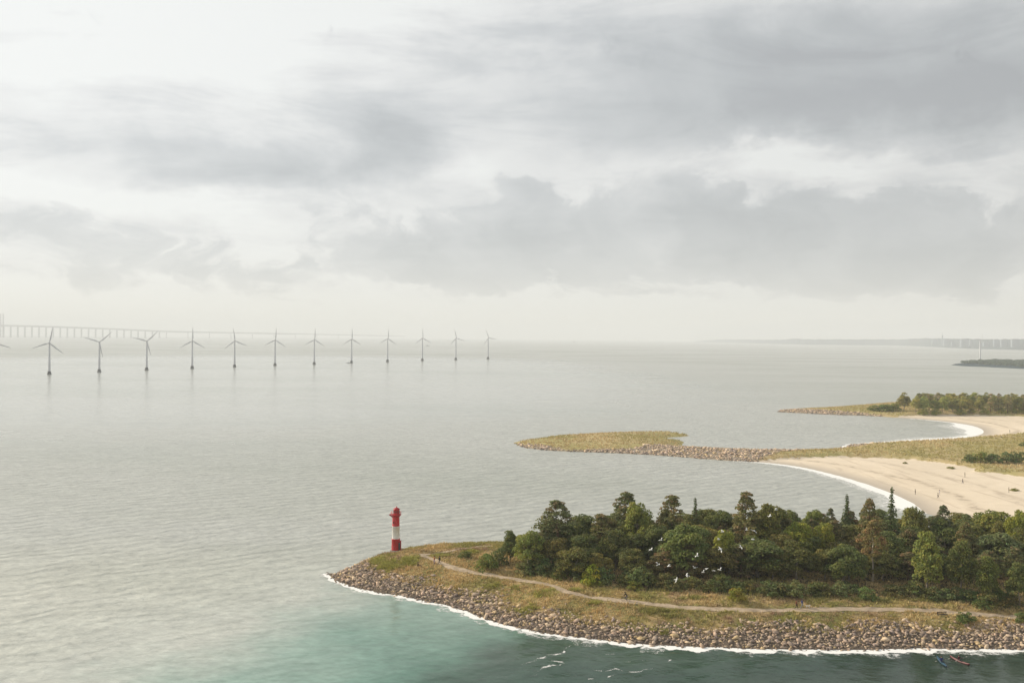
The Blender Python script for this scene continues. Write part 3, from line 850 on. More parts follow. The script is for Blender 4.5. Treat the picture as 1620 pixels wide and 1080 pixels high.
path_np = [(p.x, p.y) for p in path_line[::3]]; spur_np = [(p.x, p.y) for p in spur_line[::3]]
rs = np.random.RandomState(8)
N = 90000
gx = rs.uniform(-46, 130, N); gy = rs.uniform(150, 262, N)
dp = poly_dist(head_poly, gx, gy); df = poly_dist(front_xy, gx, gy, False)
bw = 8.0 + (vnoise(gx * .09, gy * .09, 21, 3) - .5) * 7.0 + np.clip((-20 - gx) / 14, 0, 1) * 3.0
ok = (dp > 1.0) & (df > bw - 3.2) & (df < 60)
ok &= (poly_dist(path_np, gx, gy, False) > .85) & (poly_dist(spur_np, gx, gy, False) > .55)
ok &= (df > bw + .3) | (rs.uniform(0, 1, N) < .4)
gx, gy = gx[ok], gy[ok]
n1 = vnoise(gx * .11, gy * .11, 41, 4); n2 = vnoise(gx * .35, gy * .35, 47, 3)
och = np.array((0.48, 0.345, 0.155)); oli = np.array((0.31, 0.275, 0.085)); brn = np.array((0.33, 0.22, 0.13)); yel = np.array((0.56, 0.44, 0.20))
t1 = np.clip((n1 - .42) / .2, 0, 1)[:, None]; t2 = np.clip((n2 - .5) / .2, 0, 1)[:, None]
colr = ((och * (1 - t2) + yel * t2) * (1 - t1) + (oli * (1 - t2) + brn * t2) * t1) * np.array((1.18, 1.2, 1.3))
tufts('dry_grass', gx, gy, HT, 0.34 + 0.34 * vnoise(gx * .5, gy * .5, 93, 3) ** 2 * 2, colr, rs, 5)
# yellow-green leafy patches
spots = [(600, 886, 2.0, 1.6), (622, 893, 4.0, 2.4), (640, 890, 2.6, 2.0), (612, 897, 2.2, 1.5), (652, 884, 2.0, 1.4), (700, 880, 2.4, 1.2), (745, 873, 2, 1), (835, 965, 2.0, 1.4), (862, 940, 2.6, 1.4), (872, 935, 1.8, 1), (1060, 975, 3, .8), (1045, 967, 4, .9), (1115, 964, 2.4, .6), (925, 922, 2.2, 1), (938, 926, 1.8, .8), (1055, 1000, 1.2, .8),
         (903, 934, 2, .6), (780, 925, 1.6, 1), (940, 955, 2, .8), (1020, 945, 2.5, .8), (1090, 946, 3, .8), (1370, 950, 4, 1), (1450, 948, 5, 1), (820, 930, 1.2, .8)]
WX, WY, WC = [], [], []
for px, py, rx, ry in spots:
    c = at_ground(px, py); n = int(60 * rx * ry) + 25
    a = rs.uniform(0, 6.28, n); r = np.sqrt(rs.uniform(0, 1, n))
    gg = vnoise((c.x + np.cos(a) * r * rx) * .9, (c.y + np.sin(a) * r * ry) * 1.3, 88, 3) > .52
    a, r = a[gg], r[gg] * rs.uniform(.4, 1.3, gg.sum()); n = len(a)
    WX.append(c.x + np.cos(a) * r * rx); WY.append(c.y + np.sin(a) * r * ry * 1.4)
    tone = np.array((0.42, 0.40, 0.11)) if px < 1000 else np.array((0.33, 0.31, 0.10))
    WC.append(np.tile(tone, (n, 1)) * rs.uniform(.75, 1.15, (n, 1)))
WX, WY, WC = np.concatenate(WX), np.concatenate(WY), np.concatenate(WC)
k = (poly_dist(path_np, WX, WY, False) > 1.1)
tufts('green_weeds', WX[k], WY[k], HT, 0.62, WC[k], rs, 6, lean=.8)
# dune grass on the beach peninsula
N = 70000
gx = rs.uniform(0, 420, N); gy = rs.uniform(360, 760, N)
sd = bilin(sandy, gx, gy, BT); dd = bilin(Dp, gx, gy, BT); rb = bilin(rockb, gx, gy, BT)
ok = (sd < .62) & (dd > 1.5) & ((rb < .5) | (rs.uniform(0, 1, N) < .25)) & (gx / gy < .62)
gx, gy = gx[ok][:22000], gy[ok][:22000]
n1 = vnoise(gx * .05, gy * .05, 61, 4)
t1 = np.clip((n1 - .42) / .2, 0, 1)[:, None]
colr = np.array((0.54, 0.415, 0.215)) * (1 - t1) + np.array((0.40, 0.345, 0.135)) * t1
tufts('dune_grass', gx, gy, BT, 0.9, colr, rs, 4)

# ------------------------------------------------------------------ trees
def leaf_cloud(clumps, leaf, per_area, rs, flat=1.0):
    """clumps: (x,y,z,rx,rz,(r,g,b)); many small leaf sprays through each clump"""
    VV, CC = [], []
    for x, y, z, rx, rz, col in clumps:
        n = max(10, int(per_area * (rx * rx + 1.2 * rx * rz)))
        d = rs.normal(size=(n, 3)); d /= np.linalg.norm(d, axis=1)[:, None]
        d[:, 2] = np.where(d[:, 2] < -.35, -d[:, 2], d[:, 2])
        rr = rs.uniform(.55, 1.08, n) ** .6
        p = np.array((x, y, z)) + d * rr[:, None] * np.array((rx, rx, rz))
        nrm = d * .75 + rs.normal(size=(n, 3)) * .5 + np.array((0, 0, .15))
        nrm /= np.linalg.norm(nrm, axis=1)[:, None]
        tt = np.cross(nrm, rs.normal(size=(n, 3))); tt /= np.linalg.norm(tt, axis=1)[:, None]
        bb = np.cross(nrm, tt)
        s = leaf * rs.uniform(.55, 1.25, n)[:, None]
        q = np.stack([p - tt * s * .55, p - bb * s * .42 + tt * s * .1, p + tt * s * .6, p + bb * s * .42], axis=1)
        VV.append(q.reshape(-1, 3))
        c = np.array(col) * rs.uniform(.72, 1.3, (n, 1)) * (1 + rs.normal(size=(n, 3)) * .06)
        CC.append(np.repeat(c, 4, axis=0))
    V = np.concatenate(VV); C = np.clip(np.concatenate(CC), 0.004, 1)
    return V, np.arange(len(V)).reshape(-1, 4), C

def trunk_mesh(h, r, limbs, rs, mat, lean=.02, spread=1.0):
    mb = MB()
    pts = [(0, 0, -0.3)]; x = y = 0
    for i in range(1, 7):
        x += rs.normal() * lean * h; y += rs.normal() * lean * h
        pts.append((x, y, h * i / 6))
    mb.path(pts, [r * 1.25, r, r * .85, r * .7, r * .5, r * .33, r * .12], 7)
    for i in range(limbs):
        k = rs.randint(2, 6); b = Vector(pts[k]); a = rs.uniform(0, 6.28); L = h * rs.uniform(.14, .26) * spread
        e = b + Vector((math.cos(a) * L, math.sin(a) * L, L * rs.uniform(.2, .8)))
        mb.path([b, b.lerp(e, .5) + Vector((0, 0, -.04 * L)), e], [r * .34, r * .2, r * .06], 5)
    return mb.mesh('trunk', mat, True)

G = lambda r, g, b: (r, g, b)
def proto_pine(seed, t0=.12):
    rs = np.random.RandomState(seed); h = 13.0; cl = []
    def col():
        u = rs.uniform()
        return (0.098, 0.108, 0.046) if u < .5 else ((0.162, 0.130, 0.070) if u < .72 else (0.13, 0.128, 0.055))
    for i in range(112):
        t = t0 + (.97 - t0) * rs.uniform() ** .8; ph = 2 + 1.2 * seed
        prof = (1 - ((t - t0) / (1 - t0)) ** 1.7) ** .62 * min(1, .45 + (t - t0) * 3.2)
        a = rs.uniform(0, 6.28)
        rad = 3.35 * prof * rs.uniform(.35, 1.0) ** .6 * (1 + .22 * math.sin(2 * a + ph + 5 * t))
        r = rs.uniform(.6, 1.2) * (1.2 - .55 * t)
        cl.append((math.cos(a) * rad, math.sin(a) * rad, h * t, r, r * .58, col()))
    for i in range(9):
        a = rs.uniform(0, 6.28); t = rs.uniform(.86, .985); rad = 1.25 * (1.05 - t) * 6 * rs.uniform(.2, 1)
        cl.append((math.cos(a) * rad, math.sin(a) * rad, h * t, .62, .42, col()))
    cl.append((0, 0, h * .97, .55, .5, col()))
    V, F, C = leaf_cloud(cl, .36, 42, rs)
    return np_mesh('crown', V, F, M_LEAF, C), trunk_mesh(h * .96, .24, 9, rs, M_BARK, .012, .5)
def proto_spruce(seed):
    rs = np.random.RandomState(seed); h = 13.0; cl = []
    for i in range(26):
        t = .10 + .88 * i / 25; z = h * t; R0 = 2.6 * (1 - t) ** 1.5 + .13
        m = max(1, int(2 + R0 * 3.2)); ph = rs.uniform(0, 6.28)
        for k in range(m):
            a = ph + 6.283 * k / m + rs.normal() * .2; rr = R0 * rs.uniform(.55, .95)
            s = .17 + R0 * .34
            cl.append((math.cos(a) * rr, math.sin(a) * rr, z - .28 * rr + rs.normal() * .12, s, s * .62, (0.084, 0.104, 0.042) if rs.uniform() < .7 else (0.10, 0.118, 0.05)))
        cl.append((0, 0, z, .13 + R0 * .34, .42, (0.058, 0.08, 0.035)))
    cl.append((0, 0, h * .99, .10, .45, (0.075, 0.095, 0.038)))
    V, F, C = leaf_cloud(cl, .30, 70, rs)
    return np_mesh('crown', V, F, M_LEAF, C), trunk_mesh(h * .97, .18, 3, rs, M_BARK, .004, .3)
def proto_broad(seed, tall=1.0, low=.04):
    rs = np.random.RandomState(seed); h = 10.0; cl = []
    cz = h * (.5 + low * .5); ry = h * (.5 - low * .5) * .92; rx = 3.7 * tall
    for i in range(74):
        d = rs.normal(size=3); d /= np.linalg.norm(d)
        if d[2] < -.75: d[2] *= -.5
        k = rs.uniform(.55, 1.0) ** .5 * (1 + .16 * math.sin(3 * math.atan2(d[1], d[0]) + seed))
        z = cz + d[2] * ry * k * .88
        taper = 1.0 - .25 * max(0, d[2])
        r = rs.uniform(.75, 1.5)
        hue = rs.uniform(.8, 1.25)
        cl.append((d[0] * rx * k * .86 * taper, d[1] * rx * k * .86 * taper, z, r, r * .72, (0.124 * hue, 0.134 * hue ** .6, 0.043)))
    V, F, C = leaf_cloud(cl, .36, 46, rs)
    return np_mesh('crown', V, F, M_LEAF, C), trunk_mesh(h * .82, .22, 8, rs, M_BARK_PALE)
def proto_shrub(seed):
    rs = np.random.RandomState(seed); h = 3.0; cl = []
    for i in range(34):
        a = rs.uniform(0, 6.28); rr = 1.55 * math.sqrt(rs.uniform(0, 1)); top = h * (1 - (rr / 2.1) ** 2) * rs.uniform(.35, .95)
        r = rs.uniform(.35, .75); hue = rs.uniform(.85, 1.2)
        cl.append((math.cos(a) * rr, math.sin(a) * rr, max(.25, (top - r * .4) * rs.uniform(.3, 1) ** .5), r, r * .8, (0.124 * hue, 0.136, 0.046)))
    V, F, C = leaf_cloud(cl, .26, 75, rs)
    return np_mesh('crown', V, F, M_LEAF, C), trunk_mesh(h * .6, .07, 6, rs, M_BARK)

PROTO = {'bare_pine': [proto_pine(21, .42)], 'pine': [proto_pine(s) for s in (1, 2, 3, 4)], 'spruce': [proto_spruce(s) for s in (5, 6)],
         'broad': [proto_broad(s) for s in (7, 8, 9, 10)], 'dome': [proto_broad(s, .8, .0) for s in (11, 12)], 'shrub': [proto_shrub(s) for s in (13, 14, 15)]}
PH = {'bare_pine': 13.0, 'pine': 13.0, 'spruce': 13.0, 'broad': 10.0, 'dome': 10.0, 'shrub': 3.0}
PW = {'bare_pine': 3.9, 'pine': 3.9, 'spruce': 2.7, 'broad': 4.1, 'dome': 3.4, 'shrub': 2.0}
NAME = {'bare_pine': 'pine_tree', 'pine': 'pine_tree', 'spruce': 'spruce_tree', 'broad': 'broadleaf_tree', 'dome': 'broadleaf_tree', 'shrub': 'shrub'}
CATS = {'bare_pine': 'tree', 'pine': 'tree', 'spruce': 'tree', 'broad': 'tree', 'dome': 'tree', 'shrub': 'shrub'}
trs = random.Random(4)
def tree(kind, loc, h, w, tint=(1, 1, 1), label=None, group=None, lo=None):
    cr, tk = PROTO[kind][trs.randrange(len(PROTO[kind]))]
    o = empty(NAME[kind], loc, trs.uniform(0, 6.28))
    sx = w / PW[kind]; o.scale = (sx, sx * trs.uniform(.9, 1.1), h / PH[kind])
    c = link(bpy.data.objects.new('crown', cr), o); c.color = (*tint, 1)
    link(bpy.data.objects.new('trunk', tk), o)
    tag(o, label, CATS[kind], group)
    return o
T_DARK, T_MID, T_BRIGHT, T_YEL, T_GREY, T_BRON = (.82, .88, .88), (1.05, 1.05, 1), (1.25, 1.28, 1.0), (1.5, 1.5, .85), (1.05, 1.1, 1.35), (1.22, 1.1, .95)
GROUP_T = 'trees of the headland wood'
def spot(px, top, Y, wpx, kind, tint, label, group=GROUP_T):
    """a tree whose top shows at (px, top) and which stands Y metres away"""
    p = at_depth(px, top, Y)
    g = HT.h(p.x, p.y)
    return tree(kind, (p.x, p.y, g - .1), p.z - g, wpx / 2 / FPX * Y, tint, label, group)
def spot_b(px, base, top, wpx, kind, tint, label, group=GROUP_T):
    """a tree whose foot shows at (px, base)"""
    b = at_ground(px, base); p = at_depth(px, top, b.y)
    return tree(kind, (b.x, b.y, b.z - .1), max(.6, p.z - b.z), wpx / 2 / FPX * b.y, tint, label, group)

spot(807, 838, 204, 28, 'dome', T_DARK, 'small dark slim tree at the western end of the wood, apart from the rest')
spot_b(838, 904, 832, 62, 'broad', T_BRIGHT, 'sunlit yellow green broad tree leaning out at the western edge of the wood')
spot(881, 791, 203, 84, 'pine', T_MID, 'bushy pine with stepped pointed top, westernmost pine of the headland wood')
spot(918, 808, 210, 58, 'broad', T_DARK, 'dark round tree right of the westernmost pine')
spot(952, 812, 205, 60, 'pine', T_BRON, 'low bronze brown pine between the two tall western pines')
spot(990, 777, 208, 66, 'pine', T_MID, 'tall pine with knobbly crown rising behind a light green tree')
spot(1008, 789, 203, 56, 'broad', (1.3, 1.3, 1.0), 'light green tree hugging the right side of a tall pine')
spot(1062, 782, 206, 64, 'pine', T_BRON, 'bronze pine with open layered crown left of a thin spire')
spot(1100, 788, 214, 46, 'spruce', T_MID, 'thin spruce spire between two bronze pines')
spot_b(1085, 912, 820, 92, 'broad', (.95, 1.05, .95), 'big round green tree below the thin spruce spire')
spot(1140, 800, 216, 50, 'broad', T_DARK, 'dark rounded tree in the dip right of the thin spire')
spot(1146, 833, 196, 44, 'broad', T_YEL, 'small bright yellow green tree among dark ones behind the gulls')
spot(1182, 777, 203, 64, 'pine', T_BRON, 'tallest bronze pine in the middle of the wood, gulls passing below its top')
spot(1216, 787, 205, 70, 'broad', (1.15, 1.05, .9), 'broad olive tree right of the tallest middle pine')
spot(1248, 799, 212, 50, 'broad', T_MID, 'green rounded tree on the skyline between olive and yellow trees')
spot(1288, 801, 216, 46, 'broad', (1.1, 1.15, .95), 'domed mid green tree on the skyline above two yellow trees')
spot(1314, 803, 212, 28, 'pine', T_DARK, 'small dark pine top on the skyline beside a slim spruce')
spot(1266, 820, 199, 52, 'broad', T_YEL, 'yellowish tree, left of the yellow pair in the wood')
spot(1303, 822, 200, 44, 'broad', (1.5, 1.4, .8), 'yellowish tree, right of the yellow pair in the wood')
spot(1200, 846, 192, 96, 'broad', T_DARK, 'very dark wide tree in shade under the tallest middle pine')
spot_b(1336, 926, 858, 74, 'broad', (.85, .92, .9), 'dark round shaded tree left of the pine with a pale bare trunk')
spot(1340, 783, 212, 56, 'spruce', T_MID, 'slim spruce, shorter of the two spires by the beach')
spot(1376, 789, 204, 48, 'pine', T_BRON, 'ragged bronze pine between the two slim spruces')
PALE = spot_b(1380, 921, 822, 46, 'bare_pine', (1.5, 1.15, 1.0), 'reddish pine showing a pale bare trunk above the shrubs')
spot(1411, 772, 206, 58, 'spruce', T_MID, 'tallest slim spruce standing against the white surf')
spot(1446, 795, 210, 48, 'broad', (1.3, 1.2, 1.1), 'pale topped tree just right of the tallest slim spruce')
spot(1493, 798, 210, 40, 'pine', T_DARK, 'dark pointed pine against the sand')
spot(1524, 811, 214, 44, 'broad', T_DARK, 'dark low tree against the sand right of the pointed pine')
spot(1566, 802, 210, 74, 'broad', (1.25, 1.2, .95), 'wide light green tree against the sand near the frame edge')
spot(1612, 797, 203, 44, 'broad', T_YEL, 'yellow green tree cut by the right edge of the view')
spot_b(1466, 938, 840, 52, 'dome', T_BRIGHT, 'tall bright green dome tree standing in the shaded eastern wood')
spot_b(1520, 936, 854, 50, 'dome', (.95, .95, .85), 'olive cone tree right of the bright dome tree')
spot(1528, 825, 198, 42, 'pine', T_BRON, 'orange brown pine behind the olive cone tree')
spot(1582, 835, 197, 86, 'broad', T_GREY, 'wide grey green tree at the eastern end of the wood')
spot_b(1563, 950, 879, 44, 'dome', (1, 1.05, .9), 'small dome tree in front of the wide grey green tree')
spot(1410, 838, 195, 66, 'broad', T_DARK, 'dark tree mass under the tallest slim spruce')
spot(1445, 830, 200, 56, 'broad', (.85, .85, .8), 'dusky tree between the tallest spruce and the bright dome tree')
spot_b(1612, 958, 884, 50, 'broad', T_DARK, 'dark tree at the right frame edge by the path')
spot(1040, 826, 198, 60, 'broad', T_DARK, 'dark green tree below the bronze pine, behind the first gulls')
spot(975, 838, 197, 56, 'broad', (.75, .72, .72), 'dark brownish tree below the knobbly tall pine')
spot(860, 836, 200, 40, 'pine', (.95, .95, .9), 'short pine behind the leaning yellow green tree')
for c in PALE.children:
    if c.name.startswith('trunk'):
        c.material_slots[0].link = 'OBJECT'; c.material_slots[0].material = simple('bare_pine_bark', (.55, .47, .37), .9, .2, 3)
# landmarks by which the crowded trees are told apart
MARKS = [(807, 'the small slim western tree'), (838, 'the leaning yellow green tree'), (881, 'the westernmost pine'), (918, 'the dark round tree'), (952, 'the low bronze pine'), (990, 'the knobbly tall pine'), (1062, 'the open layered bronze pine'),
         (1100, 'the thin spire'), (1146, 'the small bright tree'), (1182, 'the tallest middle pine'), (1216, 'the broad olive tree'), (1266, 'the left yellowish tree'), (1303, 'the right yellowish tree'), (1340, 'the shorter slim spruce'), (1376, 'the ragged bronze pine'),
         (1411, 'the tallest slim spruce'), (1446, 'the pale topped tree'), (1466, 'the bright dome tree'), (1493, 'the pointed pine'), (1528, 'the orange brown pine'), (1566, 'the wide light green tree'), (1612, 'the edge tree')]
USED = set()
def placed_label(px, words, fallback):
    i = min(range(len(MARKS)), key=lambda k: abs(MARKS[k][0] - px)); m = MARKS[i]
    j = i + 1 if px >= m[0] else i - 1
    opts = []
    if abs(px - m[0]) < 9: opts.append(words + ' directly in line with ' + m[1])
    if 0 <= j < len(MARKS):
        a, b = sorted((m, MARKS[j])); opts.append(words + ' between ' + a[1] + ' and ' + b[1])
    opts.append(words + (' just right of ' if px > m[0] else ' just left of ') + m[1])
    for o in opts:
        if o not in USED and len(o.split()) <= 16:
            USED.add(o); return o
    return fallback
# trees deep in the wood that fill the canopy
fr = random.Random(9)
fill_n = 0
ROWS = [(190, 862, 'in the lower front rank'), (198, 841, 'in the lower middle rank'), (206, 824, 'in the middle rank'), (214, 812, 'in the upper rank'), (224, 808, 'on the skyline')]
for row, (Y, lo, rank) in enumerate(ROWS):
    px = 850 + row * 9 + (20 if row < 2 else 0)
    while px < 1660:
        top = lo + fr.uniform(-7, 13) + (8 if px < 900 else 0)
        kind = fr.choice(['broad', 'broad', 'pine', 'pine', 'dome'] if px > 1100 else ['broad', 'broad', 'broad', 'pine', 'dome'])
        p = at_depth(px, top, Y)
        if row == 0 and 1355 < px < 1398: px = 1400
        if poly_dist(wood_poly, np.array([p.x]), np.array([p.y]))[0] > 0 and poly_dist(head_poly, np.array([p.x]), np.array([p.y]))[0] > 3:
            k = fr.uniform(.75, 1.12); wd = fr.uniform(46, 68)
            kn = {'broad': 'broad green tree ', 'dome': 'oval green tree ', 'pine': 'dull green pine '}[kind]
            lab = placed_label(px, kn + rank, 'dark green tree crowded deep inside the headland wood') if px < 1622 else 'dark green tree crowded deep inside the headland wood'
            spot(px, top, Y, wd, kind, (k * fr.uniform(.9, 1.25), k, k * .95), lab)
            fill_n += 1
        px += fr.uniform(36, 52)
# shrubs along the front of the wood
SG = 'shrubs along the edge of the headland wood'
spot_b(770, 902, 868, 44, 'shrub', (1.0, 1.05, .75), 'dark green shrub nearest the lighthouse, beside the path', SG)
spot_b(790, 893, 860, 36, 'shrub', T_DARK, 'dark shrub behind the shrub nearest the lighthouse', SG)
spot_b(737, 882, 868, 26, 'shrub', (.8, .85, .7), 'small low shrub alone in the dry grass near the lighthouse', SG)
spot_b(937, 924, 884, 40, 'shrub', (1.8, 1.7, .7), 'bright yellow green bush at the edge of the wood above the path', SG)
spot_b(1010, 926, 886, 46, 'shrub', (.95, 1.05, 1.1), 'grey green bush right of the bright yellow green bush', SG)
spot_b(1003, 932, 913, 30, 'shrub', (1.5, 1.35, .9), 'small olive bush in front of the grey green bush', SG)
spot_b(886, 916, 888, 30, 'shrub', (1.15, 1.1, .9), 'small pale green bush where the path bends', SG)
spot_b(855, 908, 872, 48, 'shrub', (.75, .85, .8), 'dark bush at the foot of the westernmost pine', SG)
spot_b(1165, 950, 922, 32, 'shrub', (1.6, 1.3, .7), 'sunlit yellowish bush alone in front of the wood by the path', SG)
spot_b(1370, 948, 922, 36, 'shrub', (1.0, 1.15, 1.0), 'fresh green bush below the pine with pale trunk', SG)
spot_b(1528, 984, 961, 32, 'shrub', (.85, .95, .85), 'dark green bush growing over the path edge', SG)
spot_b(1618, 985, 962, 28, 'shrub', (.85, .9, .8), 'bush at the right frame edge below the path', SG)
spot_b(1555, 960, 944, 40, 'shrub', (.8, .95, .85), 'low dark bush behind the eastern stretch of path', SG)
for i in range(34):
    px = 845 + i * 23 + fr.uniform(-8, 8)
    base = float(np.interp(px, [p[0] for p in wood_px], [p[1] for p in wood_px])) - fr.uniform(0, 9)
    k = fr.uniform(.7, 1.05)
    if 1362 < px < 1396: continue
    spot_b(px, base, base - fr.uniform(20, 36), fr.uniform(34, 52), 'shrub', (k * fr.uniform(.85, 1.2), k, k * fr.uniform(.85, 1.1)), placed_label(px, 'dark understorey shrub', 'dark understorey shrub along the shaded front of the wood'), SG)

# far wood behind the cove
FG = 'trees of the wood behind the cove'
def bspot(px, base, top, wpx, kind, tint, label, group):
    b = at_ground(px, base, BT); p = at_depth(px, top, b.y)
    return tree(kind, (b.x, b.y, b.z - .1), max(.8, p.z - b.z), wpx / 2 / FPX * b.y, tint, label, group)
HZ = 1.35
bspot(1430, 650, 620.5, 26, 'broad', (1.6, 1.35, 1.4), 'tallest bronze tree at the western end of the wood behind the cove', FG)
bspot(1414, 650, 634, 26, 'shrub', (1.2, 1.2, .9), 'low round bush left of the tall tree behind the cove', FG)
bspot(1399, 650, 636, 28, 'shrub', (1.1, 1.15, .9), 'middle one of the low bushes ending the wood behind the cove', FG)
bspot(1383, 649.5, 638, 26, 'shrub', (1.1, 1.15, .9), 'outermost low bush on the spit beyond the cove', FG)
for row in range(3):
    px = 1448 + row * 6
    while px < 1700:
        base = 652.5 - row * 4 + (px - 1450) * .008; top = 626 - row * 2.2 + fr.uniform(-3, 4) - (px > 1480) * 1
        kind = fr.choice(['broad', 'pine', 'pine', 'dome'])
        k = fr.uniform(1.3, 2.0)
        bspot(px, base, top, fr.uniform(15, 24), kind, (k * fr.uniform(.95, 1.2), k, k * .95), 'grey green tree in the long wood behind the cove', FG)
        px += fr.uniform(11, 17)
for px in (1458, 1478, 1519, 1537, 1555, 1584, 1602, 1615):
    bspot(px + fr.uniform(-3, 3), 654, 643, fr.uniform(14, 20), 'shrub', (1.6, 1.5, 1.0), 'pale green bush fringing the long wood behind the cove', 'bushes fringing the cove wood')
DG = 'bushes on the dune grass'
for px, base, top, w, tn, lb in [(1533, 731, 713, 24, (.95, 1.0, .9), 'westernmost grey green bush of the clump on the dune'), (1551, 731, 709, 30, (1.35, 1.3, .9), 'rounded light green bush second in the clump on the dune'),
                                 (1572, 732, 713, 30, (.85, .95, .95), 'dark low bush mid clump on the dune'), (1592, 732, 710, 30, (.9, 1.0, 1.0), 'dark green bush in the dune clump near the frame edge'), (1612, 731, 708, 34, (.95, 1, 1), 'large dark bush of the dune clump cut by the frame edge'),
                                 (1619, 706, 697, 14, (.85, .95, .9), 'bush standing behind the dune clump at the frame edge'), (1640, 731, 706, 34, (.9, 1, 1), 'dark bush at the end of the dune clump'),
                                 (1605, 776, 770, 15, (1.5, 1.3, .8), 'tiny tuft of shrub alone on the bright sand'), (1432, 733, 729, 9, (1.2, 1.1, .8), 'tiny shrub on the dune edge above the sand'), (1504, 741, 736, 14, (1.4, 1.25, .8), 'small shrub on the edge of dune and sand')]:
    bspot(px, base, top, w, 'shrub', tn, lb, DG)

# ------------------------------------------------------------------ lighthouse
lb = at_ground(626, 871.5)
lh = tag(empty('lighthouse', (lb.x, lb.y, lb.z - .15)), 'red and white banded lighthouse on the grassy tip of the headland', 'lighthouse')
q = MB(); q.lathe([(1.35, -.5), (1.35, .45), (1.2, .5), (1.05, .5)], 24); q.build('foundation', M_CONC, lh)
q = MB(); q.lathe([(.98, .5), (.96, .7), (.94, 2.9), (1.0, 2.95), (1.0, 3.08), (.9, 3.08)], 28); low = q.build('lower_section', M_LRED, lh, True)
q = MB(); q.box((.95, -.35, 1.55), (.62, .9, 2.1)); q.box((.95, -.35, 2.64), (.72, 1.0, .08)); q.build('entrance_porch', M_RED_DK, lh)
q = MB(); q.box((.93, -.82, 1.45), (.42, .05, 1.75)); q.build('door', M_DARK, lh)
q = MB(); q.lathe([(.90, 3.08), (.88, 3.2), (.85, 5.85), (.93, 5.9), (.93, 5.98), (.84, 5.98)], 28); q.build('white_section', M_LWHITE, lh, True)
q = MB(); q.lathe([(.86, 5.98), (.84, 6.1), (.80, 8.0), (.84, 8.1)], 28); up = q.build('upper_section', M_LRED, lh, True)
q = MB()
q.box((-.45, -.80, 6.9), (.22, .10, .5)); q.build('window', M_GLASS, up)
q = MB(); q.lathe([(.80, 8.05), (1.05, 8.35), (1.22, 8.5), (1.22, 8.6), (.7, 8.6)], 28)
q.box((-1.05, 0, 8.56), (1.0, .9, .10)); q.path([(-.75, 0, 7.9), (-1.5, 0, 8.5)], .09, 6)
q.build('gallery', M_RED_DK, lh)
q = MB()
for k in range(12):
    a = 2 * math.pi * k / 12
    q.path([(1.17 * math.cos(a), 1.17 * math.sin(a), 8.6), (1.17 * math.cos(a), 1.17 * math.sin(a), 9.25)], .03, 5)
for zz in (8.92, 9.25):
    q.path([(1.17 * math.cos(2 * math.pi * k / 24), 1.17 * math.sin(2 * math.pi * k / 24), zz) for k in range(25)], .03, 5)
q.build('railing', M_RED, lh)
q = MB(); q.lathe([(.70, 8.6), (.70, 9.75), (.62, 9.8)], 12, c=(.12, 0, 0)); lant = q.build('lantern', M_LRED, lh)
q = MB()
for k in range(8):
    a = 2 * math.pi * (k + .5) / 8
    q.box((.12 + .69 * math.cos(a), .69 * math.sin(a), 9.25), (.06, .34, .55), a)
q.build('pane', M_GLASS, lant)
q = MB(); q.lathe([(.80, 9.78), (.80, 9.86), (.45, 10.1), (.12, 10.2), (.12, 10.42), (.03, 10.5)], 20, c=(.12, 0, 0)); q.build('roof', M_RED_DK, lh, True)

# ------------------------------------------------------------------ wind turbines
def make_turbine():
    t = empty('wind_turbine')
    q = MB(); q.lathe([(3.0, -2.0), (3.0, 1.6), (2.3, 2.0), (2.3, 4.2), (1.9, 4.4)], 18); q.build('foundation', M_TURB_B, t)
    q = MB(); q.lathe([(1.75, 4.4), (1.72, 5), (1.1, 44.0), (1.05, 44.3)], 18); q.build('tower', M_TURB, t, True)
    q = MB(); q.box((0, .9, 45.3), (2.2, 6.6, 2.1)); q.box((0, 4.6, 45.2), (1.8, 1.0, 1.6)); q.build('nacelle', M_TURB, t)
    hb = empty('rotor', (0, -3.3, 45.3)); hb.parent = t
    q = MB(); q.lathe([(.3, -1.5), (.9, -1.0), (1.15, -.2), (1.1, .9)], 14)
    h = q.build('hub', M_TURB, hb, True); h.rotation_euler = (R(-90), 0, 0)
    h.scale = (1, 1, -1)
    for k in range(3):
        q = MB(); q.path([(0, 0, .8), (0, 0, 2.4), (.25, 0, 5), (.2, 0, 12), (.1, 0, 18), (0, 0, 22)], [.5, .62, 1.05, .7, .42, .10], 8, flat=.28)
        b = q.build('blade', M_TURB, hb, True); b.rotation_euler = (0, R(120 * k), 0)
    return t
tb = make_turbine()
TUR = [(-13, 541, 596, 108), (78, 542.2, 592, 10), (157, 541, 588.5, 48), (232, 539.6, 585.5, 45), (304, 539, 583, 0), (371, 539, 580.3, -8), (435, 537.6, 578.2, 3), (497, 537.2, 576.3, 2),
       (556, 536.3, 574, 0), (613, 535.6, 572.3, 3), (668, 534.9, 570.5, -3), (721, 534.8, 569.2, -14), (772, 534.4, 568, -22)]
ORD = ['the nearest and leftmost, only a blade tip in view', 'second in the row, biggest whole one, one blade upright', 'third in the row, two blades raised in a V', 'fourth in the row, two blades raised',
       'fifth in the row, blade straight up over the bridge', 'sixth in the row from the left', 'seventh and middle of the row', 'eighth in the row from the left', 'ninth in the row, tip at the end of the bridge line', 'tenth in the row, just past the bridge end', 'eleventh in the row beside the small ship', 'last but one at the far end of the row', 'last and smallest at the far right end of the row']
